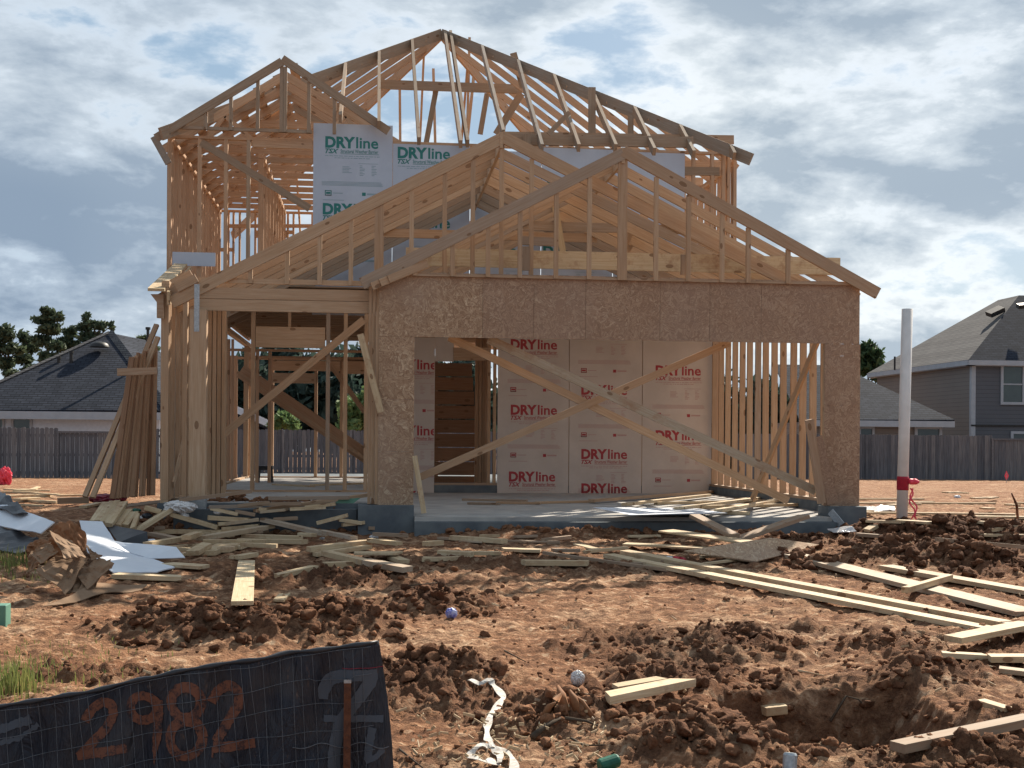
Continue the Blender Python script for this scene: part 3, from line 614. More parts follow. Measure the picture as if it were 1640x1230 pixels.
# right garage wall
XRW = xat(1364, 700, YG)
def wall_y(X, y0, y1, z0, z1, sp, mat, extra=(), openings=()):
    r = bd('stud_wall', mat, V3(X, y0, z0+.019), V3(X, y1, z0+.019), .089, .038, (1, 0, 0))
    me = MB(); me.board(V3(X, y0, z1-.019), V3(X, y1, z1-.019), .089, .038, (1, 0, 0)); me.board(V3(X, y0, z1-.059), V3(X, y1, z1-.059), .089, .038, (1, 0, 0)); me.build('top_plate', M[mat], r)
    y = y0+.03
    while y < y1:
        if not any(a < y < b for a, b in openings):
            MB().board(V3(X+random.uniform(-.006, .006), y, z0+.04), V3(X+random.uniform(-.008, .008), y+random.uniform(-.01, .01), z1-.08), .089, .038, (1, 0, 0)).build('stud', M[mat], r)
        y += sp
    for y in extra: MB().board(V3(X, y, z0+.04), V3(X, y, z1-.08), .089, .038, (1, 0, 0)).build('stud', M[mat], r)
    return r
def wall_x(Y, x0, x1, z0, z1, xs, mat, plate=True, t=.038):
    r = bd('stud_wall', mat, V3(x0, Y, z1-.019), V3(x1, Y, z1-.019), .038, .089)
    if plate: bd('sole_plate', mat, V3(x0, Y, z0+.019), V3(x1, Y, z0+.019), .038, .089, parent=r)
    for x in xs: stud(x, Y, z0+.04, z1-.04, r, mat, t=t)
    return r
wr = wall_y(XRW, YG+.12, YB1, FZ, zT-.02, .406, 'pine')
bd('diagonal_brace', 'pine', P(1312, 545, 15.9)+V3(-.02, 0, 0), P(1205, 800, 17.6), .089, .038, (0, 0, 1), wr)
# left wall, ground floor
Zc = 2.80
wl = wall_y(LX+.05, 15.05, 25, FZ, Zc-.05, .406, 'pine', extra=(15.12, 15.2, 15.55, 15.95, 16.8, 17.9, 18.06), openings=((19.9, 24.1),))
bd('diagonal_brace', 'pine', V3(LX+.10, 15.4, FZ+.2), V3(LX+.10, 17.3, FZ+1.5), .02, .089, (1, 0, 0), wl)
# front wall behind the porch
YF = 18.0
fx = lambda u: xat(u, 650, YF)
wf = wall_x(YF, LX+.1, HX0, FZ, zat(480, 487, YF), [fx(u) for u in (322, 333, 344, 352, 360, 405, 525, 553, 586, 594)], 'pine', t=.055)
hz0, hz1 = zat(465, 557, YF), zat(465, 524, YF)
bd('window_header', 'pine', V3(fx(409), YF-.01, (hz0+hz1)/2), V3(fx(520), YF-.01, (hz0+hz1)/2), hz1-hz0, .06, parent=wf)
stud(fx(463), YF, hz1, zat(463, 490, YF), wf)
bd('diagonal_brace', 'pine', P(350, 702, YF-.12), P(583, 512, YF-.12), .105, .03, (0, 0, 1), wf)
for u in (336, 343.5, 351, 358.5): stud(xat(u, 650, 16.4), 16.4, FZ, Zc-.1, wf, t=.05)
# interior and back wall of the left half
YK = 24.6
kx = lambda u: xat(u, 650, YK)
wb = wall_x(YK, LX+.1, HX0+.3, FZ, zat(480, 571, YK), [kx(u) for u in (393, 436, 506, 547, 597, 603)], 'redpine', t=.06)
bd('corner_post', 'redpine', V3(kx(374), YK, FZ), V3(kx(374), YK, 2.5), .12, .14, (0, 1, 0), wb)
for u0, u1, v0, v1 in ((437, 545, 578, 594), (436, 506, 598, 614), (380, 600, 573, 577), (547, 600, 575, 598)):
    za, zb_ = zat(500, v0, YK-.06), zat(500, v1, YK-.06); bd('back_header', 'redpine', V3(xat(u0, 600, YK-.06), YK-.06, (za+zb_)/2), V3(xat(u1, 600, YK-.06), YK-.06, (za+zb_)/2), za-zb_, .04, parent=wb)
bd('stair_stringer', 'redpine', P(385, 594, 21.5), P(590, 733, 21.5), .24, .05)
bd('stair_stringer', 'pine', P(380, 596, 21.3), P(590, 738, 21.3), .05, .05)
bd('diagonal_brace', 'redpine', P(530, 585, 22), P(584, 660, 22), .09, .04)
wi = wall_x(21.0, kx(365)-.2, HX0, FZ, zat(480, 560, 21), [xat(u, 650, 21) for u in (412, 432)], 'redpine', t=.05, plate=False)
for q in (366, 372): stud(xat(q, 650, 21.8), 21.8, FZ, 2.6, wi, 'redpine')
# floor joists of the upper storey over the left half
y = 18.1
while y < 24.6:
    bd('floor_joist', 'oldpine', V3(LX+.1, y, 2.94), V3(HX0+.1, y, 2.94), .23, .038); y += .406
y = 19.4
part('rim_joist', 'redpine', lambda m: m.box(LX+.02, LX+.06, 18.0, 25, 2.83, 3.10))
for y in np.arange(21.4, 27, .61): bd('floor_joist', 'redpine', V3(HX0+.15, y, 2.98), V3(HX1-.2, y, 2.98), .23, .038)
part('floor_decking', 'oldpine', lambda m: (m.box(LX+.07, HX0+.14, 18.0, 25.2, 3.06, 3.08), m.box(HX0+.141, HX1-.1, YB1-1.9, 25.2, 3.101, 3.12)))
# porch beam and post
YPo = 15.0
zb0, zb1 = zat(460, 500, YPo), zat(460, 463, YPo); zm = (zb0+zb1)/2
bd('porch_beam', 'pine', V3(xat(313, 470, YPo), YPo, zm+(zb1-zb0)/4+.003), V3(HX0-.02, YPo, zm+(zb1-zb0)/4+.003), (zb1-zb0)/2-.006, .05, tone=.2)
bd('porch_beam', 'pine', V3(xat(316, 490, YPo), YPo-.004, zm-(zb1-zb0)/4), V3(HX0-.02, YPo-.004, zm-(zb1-zb0)/4), (zb1-zb0)/2-.002, .05, tone=.75)
p0 = V3(xat(317, 808, 14.95), 14.93, FZ-.04)
po = bd('porch_post', 'pine', p0+V3(0, 0, .1), V3(p0.x, 14.93, zb0), .14, .19, (0, 1, 0), tone=.1)
bd('post_base', 'galv', p0+V3(0, 0, -.02), p0+V3(0, 0, .1), .15, .20, (0, 1, 0), po)
bd('metal_strap', 'galv', V3(xat(315, 500, 14.85), 14.855, zb1+.02), V3(xat(315, 500, 14.85), 14.855, zat(315, 531, 14.85)), .003, .06, (0, 1, 0), po)
bd('porch_post', 'pine', V3(xat(297, 600, 15.02), 15.02, FZ), V3(xat(297, 600, 15.02), 15.02, zb0+.1), .09, .05, (0, 1, 0))
# ---- gables
def gable(Y, L_, K, R_, us, vch, mat='pine', w=.14, wid=(), chw=.089, tones=(None, None), chy=0, chx=None, bt=.045):
    L_, K, R_ = P(*L_, Y), P(*K, Y), P(*R_, Y); dn = lambda a, b, s: (b-a).normalized().cross(V3(0, 1, 0))
    def lowered(a, b, k):
        d = (b-a).normalized(); n = V3(d.z, 0, -d.x) if d.x > 0 else V3(-d.z, 0, d.x)
        return a+n*k, b+n*k
    a, b = lowered(L_, K, w/2); c, d = lowered(K, R_, w/2)
    r = bd('gable_truss', mat, a, V3(K.x, Y, b.z+ (K.x-b.x)*(b.z-a.z)/(b.x-a.x)), w, bt, tone=tones[0])
    bd('barge_rafter', mat, V3(K.x, Y-.003, c.z-(K.x-c.x)*(c.z-d.z)/(d.x-c.x)*-1), d, w, bt, parent=r, tone=tones[1])
    zc = zat(K.x and 700, vch, Y) if isinstance(vch, (int, float)) else vch[0]
    x0, x1 = chx if chx else (L_.x+.15, R_.x-.15)
    bd('bottom_chord', mat, V3(x0, Y+.04, zc), V3(x1, Y+.04, zc), chw, .038, parent=r)
    for u in us:
        x = xat(u, 400, Y); q = (x-L_.x)/(K.x-L_.x) if x < K.x else (R_.x-x)/(R_.x-K.x)
        zt_ = (L_.z if x < K.x else R_.z)+(K.z-(L_.z if x < K.x else R_.z))*q - w*.95
        if zt_ > zc+.05: stud(x, Y+.02, zc-chw/2, zt_, r, mat, t=.11 if u in wid else .052, w=.05, name='strut')
    return r, L_, K, R_
gg, gL, gK, gR = gable(YG-.06, (575, 446), (998, 236), (1410, 462), (665, 725, 782, 833, 891, 944, 997, 1051, 1103, 1157, 1199, 1263), 440, wid=(997,), chw=.03, tones=(.97, .9), chx=(xs[0], xs[-1]))
mg, mL, mK, mR = gable(YPo-.02, (270, 476), (803, 212), (1336, 478), (401, 460, 512, 562, 607, 659, 712, 757, 803, 851), 456, wid=(607,), chw=.06, tones=(.12, .3), chx=(xat(318, 460, YPo), xat(606, 460, YPo)))
bd('ridge_board', 'pine', V3(gK.x, YG-.08, gK.z-.1), V3(gK.x, 19.0, gK.z-.1), .19, .038)
bd('ridge_board', 'pine', V3(mK.x, YPo-.05, mK.z-.1), V3(mK.x, 19.1, mK.z-.1), .19, .038)
def truss(Y, L_, K, R_, mat, chz=None, w=.12, webs=True, tie=False, cl=None):
    a, k, b = V3(L_.x, Y, L_.z-w*.6), V3(K.x, Y, K.z-w*.6), V3(R_.x, Y, R_.z-w*.6)
    m = MB(); m.board(a, k, w, .038); m.board(k+V3(0, .001, 0), b, w, .038)
    if chz is not None: m.board(V3(a.x+.3 if cl is None else cl[0], Y+.039, chz), V3(b.x-.3 if cl is None else cl[1], Y+.039, chz), .089, .038)
    if tie: z = a.z+(k.z-a.z)*.62; q = .38; m.board(V3(a.x+(k.x-a.x)*(1-q), Y+.04, z), V3(b.x+(k.x-b.x)*(1-q), Y+.04, z), .12, .038)
    if webs and chz is not None:
        for s, e in ((.5, .35), (.5, .75)):
            for q in (a, b): m.board(V3(q.x+(k.x-q.x)*s, Y+.002, q.z+(k.z-q.z)*s-.05), V3(q.x+(k.x-q.x)*e, Y+.002, chz), .07, .036)
    return m.build('roof_truss', M[mat], H)
for k in range(1, 8):
    Y = YG-.06+.58*k
    truss(Y, gL+V3(.25, 0, .12), gK-V3(0, 0, .02), gR-V3(.05, 0, -.02), 'pine', tie=(k == 3))
for k in range(1, 8):
    Y = YPo+.56*k; truss(Y, mL+V3(0, 0, 0), mK-V3(0, 0, .02), mR, 'pine' if k < 5 else 'oldpine', chz=mL.z+.35 if k == 5 else None, webs=False, tie=(k == 4), cl=(mL.x+.4, HX0+.6))
zq0, zq1 = zat(1000, 405, 15.3), zat(1000, 433, 15.3)
bd('strongback', 'palepine', V3(xat(650, 420, 15.3), 15.3, (zq0+zq1)/2), V3(xat(1345, 420, 15.3), 15.3, (zq0+zq1)/2), zq0-zq1, .04, tone=.1)
for a, b, Y, w, mt in (((990, 425), (1032, 345), 16.8, .12, 'pine'), ((985, 428), (1010, 370), 16.3, .09, 'pine'), ((1075, 425), (1110, 400), 15.6, .07, 'pine'), ((765, 290), (792, 235), 17.5, .09, 'pine'), ((945, 285), (985, 250), 16, .08, 'pine'),
                  ((835, 385), (890, 388), 15.0, .10, 'oldpine'), ((842, 395), (842, 433), 14.95, .10, 'oldpine'), ((1095, 408), (1095, 440), 14.9, .07, 'oldpine'), ((884, 300), (905, 425), 16.4, .08, 'palepine')):
    bd('web_brace', mt, P(*a, Y), P(*b, Y), w, .04, (0, 0, 1) if abs(a[0]-b[0]) > abs(a[1]-b[1]) else (1, 0, 0))
# lookouts between front gable and the next truss, tails at the left eave
for t_ in (.04, .12, .2): bd('lookout', 'pine', V3(gL.x+.1+t_*1.2, YG-.12, gL.z-.02+t_*.55-.1), V3(gL.x+.6+t_, YG-.02, gL.z+.1+t_*.5), .09, .045)
for i, (u, v) in enumerate(((283, 462), (290, 472), (275, 455))): bd('lookout', 'pine', P(u, v, 14.95+i*.2), P(u+32, v-17, 14.95+i*.2), .10, .04)
e0, e1_ = P(243, 464, 14.9), P(284, 424, 19.0)
bd('eave_board', 'palepine', e0+V3(.05, 0, 0), e1_+V3(.05, 0, 0), .035, .19, (0, 0, 1), tone=.3); bd('eave_board', 'palepine', e0+V3(.19, -.02, -.10), e1_+V3(.19, 0, -.10), .16, .03, (0, 0, 1), tone=.5)
for k in range(7): bd('rafter_tail', 'oldpine', V3(e0.x+.02+.0*k, 15.1+k*.56, e0.z-.10), V3(LX+.3, 15.1+k*.56, e0.z+.12), .10, .038)
part('eave_end', 'pine', lambda m: m.prism([P(241, 471, 14.98), P(262, 471, 14.98), P(262, 510, 14.98), P(251, 509, 14.98), P(251, 484, 14.98)], (0, .04, 0)))
# ---- upper storey
ZU = 3.22; zU1 = zat(330, 219, YU)
XUL = xat(271, 300, YU); XUR = xat(1179, 300, YU)
wl2 = wall_y(XUL, YU+.1, 25.3, ZU, zU1, .406, 'redpine')
wr2 = wall_y(XUR, YU+.1, 28.0, ZU, zU1-.1, .406, 'redpine')
ux = lambda u: xat(u, 300, YU)
wu = wall_x(YU, XUL-.04, ux(500), ZU, zU1, [ux(u) for u in (272, 320, 362, 398)], 'redpine', t=.055)
bd('window_header', 'redpine', V3(ux(404), YU-.01, zat(450, 230, YU)), V3(ux(500), YU-.01, zat(450, 230, YU)), .15, .06, parent=wu)
bd('diagonal_brace', 'oldpine', P(322, 228, YU-.03), P(496, 334, YU-.03), .11, .03, parent=wu)
wu2 = wall_x(YU, ux(628), XUR, ZU, zat(900, 236, YU), [ux(u) for u in (655, 700, 745, 1110, 1140, 1158, 1166, 1176)], 'redpine', t=.05)
bd('header_beam', 'oldpine', P(806, 223, YU-.02), P(1110, 228, YU-.02), .17, .05, parent=wu2)
bd('header_beam', 'oldpine', P(1096, 274, YU-.02), P(1152, 275, YU-.02), .13, .05, parent=wu2)
wk2 = wall_x(25.3, XUL, 1.2, ZU, zU1, [xat(u, 380, 25.3) for u in (352, 366, 374, 384, 409, 417, 437, 461, 470, 500, 520, 560, 600)], 'redpine')
for v, u0, u1 in ((362, 366, 500), (372, 409, 470), (400, 352, 372), (378, 409, 461)): bd('window_header', 'redpine', P(u0, v, 25.25), P(u1, v, 25.25), .07, .04, parent=wk2)
# partitions inside
wp = wall_y(xat(418, 300, 20.2), 20.2, 25.2, ZU, zU1, .61, 'redpine')
for xk in (0.2, 2.2, 4.0): bd('stud_wall', 'redpine', V3(xk, 28, ZU), V3(xk, 28, 5.3), .089, .05, (0, 1, 0))
part('stud_wall', 'redpine', lambda m: (m.box(0, XUR, 27.95, 28.04, 5.3, 5.4), m.box(0, XUR, 27.95, 28.04, ZU, ZU+.04)))
# upper left gable and trusses behind
ug, uL, uK, uR = gable(YU-.2, (246, 216), (452, 91), (626, 205), (328, 368, 411, 449, 455, 493, 534), 217, 'oldpine', w=.12, chw=.05, tones=(.6, .2), chx=(ux(268), ux(500)))
for k in range(1, 11):
    truss(YU-.2+.6*k, uL+V3(.05, 0, 0), uK-V3(0, 0, .03), uR+V3(.25, 0, -.1), 'redpine', chz=zU1+.04, w=.12, webs=(k in (1, 4, 7, 10)), tie=(k == 3), cl=(XUL-.05, XUL+3.2))
part('roof_decking', 'redpine', lambda m: [m.board(V3(uL.x+.25+q*1.0, 19.6, uL.z+.14+q*(uK.z-uL.z)/(uK.x-uL.x)*1.0), V3(uL.x+.25+q*1.0, 25.2, uL.z+.14+q*(uK.z-uL.z)/(uK.x-uL.x)), .02, .14, (-.5, 0, 1)) for q in (0.0, .3, .6, .9, 1.2, 1.5, 1.75)])
bd('fascia_end', 'oldpine', P(246, 219, 19.0), P(270, 262, 19.0), .10, .04)
# ---- hip roof
PK = P(707, 47, YP); CL, CR = P(258, 205, 18.9), P(1203, 246, 18.75)
BL, BR = V3(CL.x, 28.2, CL.z), V3(CR.x, 28.2, CR.z)
for c in (CL, CR, BL, BR):
    d = (PK-c).normalized(); bd('hip_rafter', 'oldpine' if c.y < 20 else 'redpine', PK-V3(0, 0, .09), c-V3(0, 0, .09), .19, .045)
def on(c, x=None, y=None):
    t_ = (x-c.x)/(PK.x-c.x) if x is not None else (y-c.y)/(PK.y-c.y); return c+(PK-c)*t_
for ub, vb in ((545, 190), (607, 200), (671, 226), (738, 231), (749, 230), (806, 214), (868, 237), (927, 237), (986, 237), (1048, 243), (1111, 247), (1176, 250)):
    bt = P(ub, vb, 18.8); tp = on(CL if bt.x < PK.x else CR, x=bt.x)
    if ub in (738, 749): tp = PK+V3(bt.x-PK.x, 0, -.02)
    bd('jack_rafter', 'oldpine', bt, tp-V3(0, 0, .05), .125, .05, tone=random.random())
for y in np.arange(19.5, 28, .61):
    a = on(CR if y < PK.y else BR, y=y); bd('jack_rafter', 'redpine', a-V3(0, 0, .07), V3(CR.x, y, CR.z-.07), .12, .038)
    if y > 21: a = on(CL if y < PK.y else BL, y=y); bd('jack_rafter', 'redpine', a-V3(0, 0, .07), V3(CL.x+1.2, y, CL.z+.8), .12, .038)
for x in np.arange(CL.x+1.5, CR.x-.3, .85):
    a = on(BL if x < PK.x else BR, x=x); bd('jack_rafter', 'redpine', V3(a.x, a.y, a.z-.07), V3(x, 28.2, BR.z-.07), .12, .038)
bd('collar_tie', 'oldpine', P(604, 135, YP), P(836, 143, YP), .17, .045)
for a, b, Y, w in (((700, 135), (682, 232), 23.6, .10), ((752, 60), (748, 225), 24.5, .05), ((640, 118), (641, 228), 25, .05), ((694, 110), (697, 228), 24.6, .05), ((760, 110), (748, 226), 25, .06), ((780, 150), (769, 215), 24, .10), ((835, 150), (795, 215), 23.4, .14), ((948, 140), (948, 222), 20.3, .12), ((1010, 185), (1010, 225), 20, .09), ((822, 85), (838, 140), 22.6, .12), ((878, 215), (912, 180), 18.9, .07), ((844, 215), (844, 240), 19.1, .12)):
    bd('roof_post', 'redpine' if w < .07 else 'oldpine', P(*a, Y), P(*b, Y), w, .04, (1, 0, 0))
bd('ceiling_joist', 'redpine', P(800, 218, 19.6), P(1175, 224, 19.6), .14, .04); bd('ceiling_joist', 'redpine', P(1000, 262, 20.5), P(1172, 262, 20.5), .12, .04)
for y in np.arange(20, 28, 1.22): bd('ceiling_joist', 'redpine', V3(1.9, y, zU1-.02), V3(XUR, y, zU1-.02), .14, .038)
# ---- printed weather boards
def text_polys(body, size, off=0.0, shear=0.0, sx_=1.0):
    cu = bpy.data.curves.new('t', 'FONT'); cu.body = body; cu.size = size; cu.offset = off; cu.shear = shear; cu.resolution_u = 3
    o = bpy.data.objects.new('t', cu); C.objects.link(o); bpy.context.view_layer.update()
    me = bpy.data.meshes.new_from_object(o.evaluated_get(bpy.context.evaluated_depsgraph_get())); v = [q.co.copy() for q in me.vertices]; f = [tuple(p.vertices) for p in me.polygons]
    bpy.data.objects.remove(o); bpy.data.curves.remove(cu); bpy.data.meshes.remove(me)
    x0 = min(q.x for q in v); x1 = max(q.x for q in v); return [V3((q.x-x0)*sx_, 0, q.y) for q in v], f, (x1-x0)*sx_
def fit(body, width, height, off, shear=0):     # cap height about 0.7 of size
    v, f, w0 = text_polys(body, 1.0, off, shear); h0 = max(q.z for q in v)-min(0, min(q.z for q in v)); zs = max(q.z for q in v)
    return [V3(q.x*width/w0, 0, q.z*height/zs) for q in v], f
T_DRY = fit('DRY', .45, .165, .045); T_LINE = fit('line', .335, .165, .02); T_TSX = fit('TSX', .205, .07, .03, .35)
T_SWB = fit('Structural Weather Barrier', .57, .055, .008, .1)
def printing(panel, x0, x1, z0, z1, Y, xc, tops, ink, faint):
    def put(m, T, x, z): m.add([V3(q.x+x, Y, q.z+z) for q in T[0]], T[1], .5)
    def bar(m, x, z, w, h): m.add([V3(x, Y, z), V3(x+w, Y, z), V3(x+w, Y, z+h), V3(x, Y, z+h)], [(0, 1, 2, 3)], .5)
    R = random.Random(5)
    for x, zt_ in [(a, b) for a, b in zip(xc, tops)]:
        A_, B_ = MB(), MB()
        put(A_, T_DRY, x, zt_-.165); put(A_, T_LINE, x+.465, zt_-.165); put(A_, T_TSX, x, zt_-.255); put(A_, T_SWB, x+.23, zt_-.245)
        bar(A_, x+.23, zt_-.262, .58, .006)
        for j, (a, l) in enumerate(((0, .8), (.14, .5))):
            q = a
            while q < a+l: s_ = .02+.05*R.random(); bar(B_, x+q, zt_-.30-j*.03, s_, .012); q += s_+.012
        for j in range(5):
            bar(B_, x+.26, zt_-.46-j*.022, .10+.05*R.random(), .009)
        for c_ in (.52, .70):
            for j in range(7): bar(B_, x+c_, zt_-.44-j*.024, .03+.05*R.random(), .010)
        bar(B_, x+.5, zt_-.405, .30, .007)
        for j in range(4): bar(B_, x-.05, zt_-.69-j*.018, .93-.1*R.random(), .008)
        for q, w_, h_ in ((0, .10, .012), (0, .012, .08), (.088, .012, .08), (0, .10, .012)): bar(A_, x+q, zt_-.90+(0.07 if (q, w_) == (0, .10) and False else 0), w_, h_)
        bar(A_, x, zt_-.832, .10, .012); bar(A_, x+.018, zt_-.875, .065, .03); bar(B_, x+.12, zt_-.865, .15, .012)
        bar(A_, x+.56, zt_-.89, .055, .05); bar(B_, x+.635, zt_-.878, .16, .028); bar(B_, x-.03, zt_-.97, .32, .01)
        for m, mt, nm in ((A_, ink, 'lettering'), (B_, faint, 'small_print')):
            if not m.v: continue
            o = m.build(nm, M[mt], panel); bm = bmesh.new(); bm.from_mesh(o.data); og = ORG[H.name]
            for co, no in (((x0, 0, 0), (-1, 0, 0)), ((x1, 0, 0), (1, 0, 0)), ((0, 0, z0), (0, 0, -1)), ((0, 0, z1), (0, 0, 1))):
                bmesh.ops.bisect_plane(bm, geom=bm.verts[:]+bm.edges[:]+bm.faces[:], plane_co=V3(*co)-og, plane_no=no, clear_outer=True)
            bm.to_mesh(o.data); bm.free()
            if not o.data.polygons: bpy.data.objects.remove(o)
def board_sheet(u0, u1, v0, v1, Y, texts, mat, ink, faint):
    um, vm = (u0+u1)/2, (v0+v1)/2
    x0, x1, z1, z0 = xat(u0, vm, Y), xat(u1, vm, Y), zat(um, v0, Y), zat(um, v1, Y)
    s = sheet(x0, x1, z0, z1, Y, .010, mat, 'weather_board')
    printing(s, x0+.01, x1-.01, z0+.01, z1-.01, Y-.002, [xat(t[0], t[1], Y) for t in texts], [zat(t[0], t[1], Y) for t in texts], ink, faint)
YS = YU-.065
for a in ((501, 628, 199, 505, YS, [(521, 218), (517, 325)]), (628.5, 752, 232, 505, YS, [(637, 235), (637, 346), (637, 452)]), (753, 866, 242, 505, YS, [(764, 283), (757, 391)]),
          (867, 981, 238, 505, YS, [(876, 283), (870, 393)]), (982, 1096, 244, 505, YS, [(990, 356)]), (276, 345, 404, 426, YS-.02, [])):
    board_sheet(*a, 'paper_blue', 'ink_teal', 'ink_blue')
YW_ = YB1-.02
RD = ('paper_white', 'ink_red', 'ink_pink')
board_sheet(590, 696, 540, 793, YW_, [(624, 575), (624, 681), (624, 786)], *RD)
board_sheet(697, 727, 540, 579, YW_-.0, [], *RD)
board_sheet(797, 911, 520, 794, YW_, [(818, 543), (818, 648), (815, 755)], *RD)
board_sheet(912, 1028, 520, 794, YW_, [(931, 513), (931, 616), (931, 719), (931, 774)], *RD)
board_sheet(1029, 1149, 520, 794, YW_, [(1050, 585), (1050, 689)], *RD)
wbk = wall_x(YB1+.05, HX0, XRW, FZ, 2.95, [xat(u, 650, YB1+.05) for u in (610, 650, 692, 783, 792, 850, 911.5, 970, 1028.5, 1085, 1125)], 'pine', t=.05)
bd('door_header', 'pine', P(726, 567, YB1-.01), P(786, 567, YB1-.01), .22, .05, parent=wbk, tone=.9)
bd('trim_board', 'redpine', P(1150.5, 545, YW_-.02), P(1147, 792, YW_-.02), .03, .03, (0, 1, 0), parent=wbk)
st = None
rs = MB(); 
stp = bd('staircase', 'oldpine', P(697, 790, 22.9), P(697, 578, 22.9), .04, .1, (0, 1, 0))
for j in range(9):
    v = 592+j*22.6; r_ = 756+j*1.6
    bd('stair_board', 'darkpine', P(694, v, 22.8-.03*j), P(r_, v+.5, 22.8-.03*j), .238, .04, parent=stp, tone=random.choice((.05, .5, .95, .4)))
for u in (763, 768.5, 774, 779): stud(xat(u, 680, 22.3), 22.3, FZ, 2.9, stp, 'redpine', t=.055)
# braces across the garage opening
for a, b, Y0, Y1, w, mt, tn in (((782, 543), (1306, 786), 15.05, 14.95, .105, 'palepine', .97), ((719, 540), (1262, 802), 15.25, 15.5, .095, 'pine', .05), ((673, 764), (1168, 549), 15.35, 15.3, .09, 'pine', .3)):
    bd('diagonal_brace', mt, P(*a, Y0), P(*b, Y1), w, .04, tone=tn)
bd('diagonal_brace', 'palepine', P(577, 535, 14.7), P(610, 660, 14.72), .075, .04, (1, 0, 0), tone=.2); bd('diagonal_brace', 'palepine', P(664, 730, 14.65), P(679, 822, 14.6), .06, .04, (1, 0, 0), tone=.2)
bd('diagonal_brace', 'redpine', P(1296, 672, 14.6), P(1316, 806, 14.68), .10, .04, (1, 0, 0), tone=.95)
bd('diagonal_brace', 'osb', P(1308, 700, 14.62), P(1334, 806, 14.7), .02, .14, (0, 1, 0), tone=.95)
bd('corner_plate', 'galv', P(1330, 819, 14.45), P(1352, 846, 14.3), .09, .01)
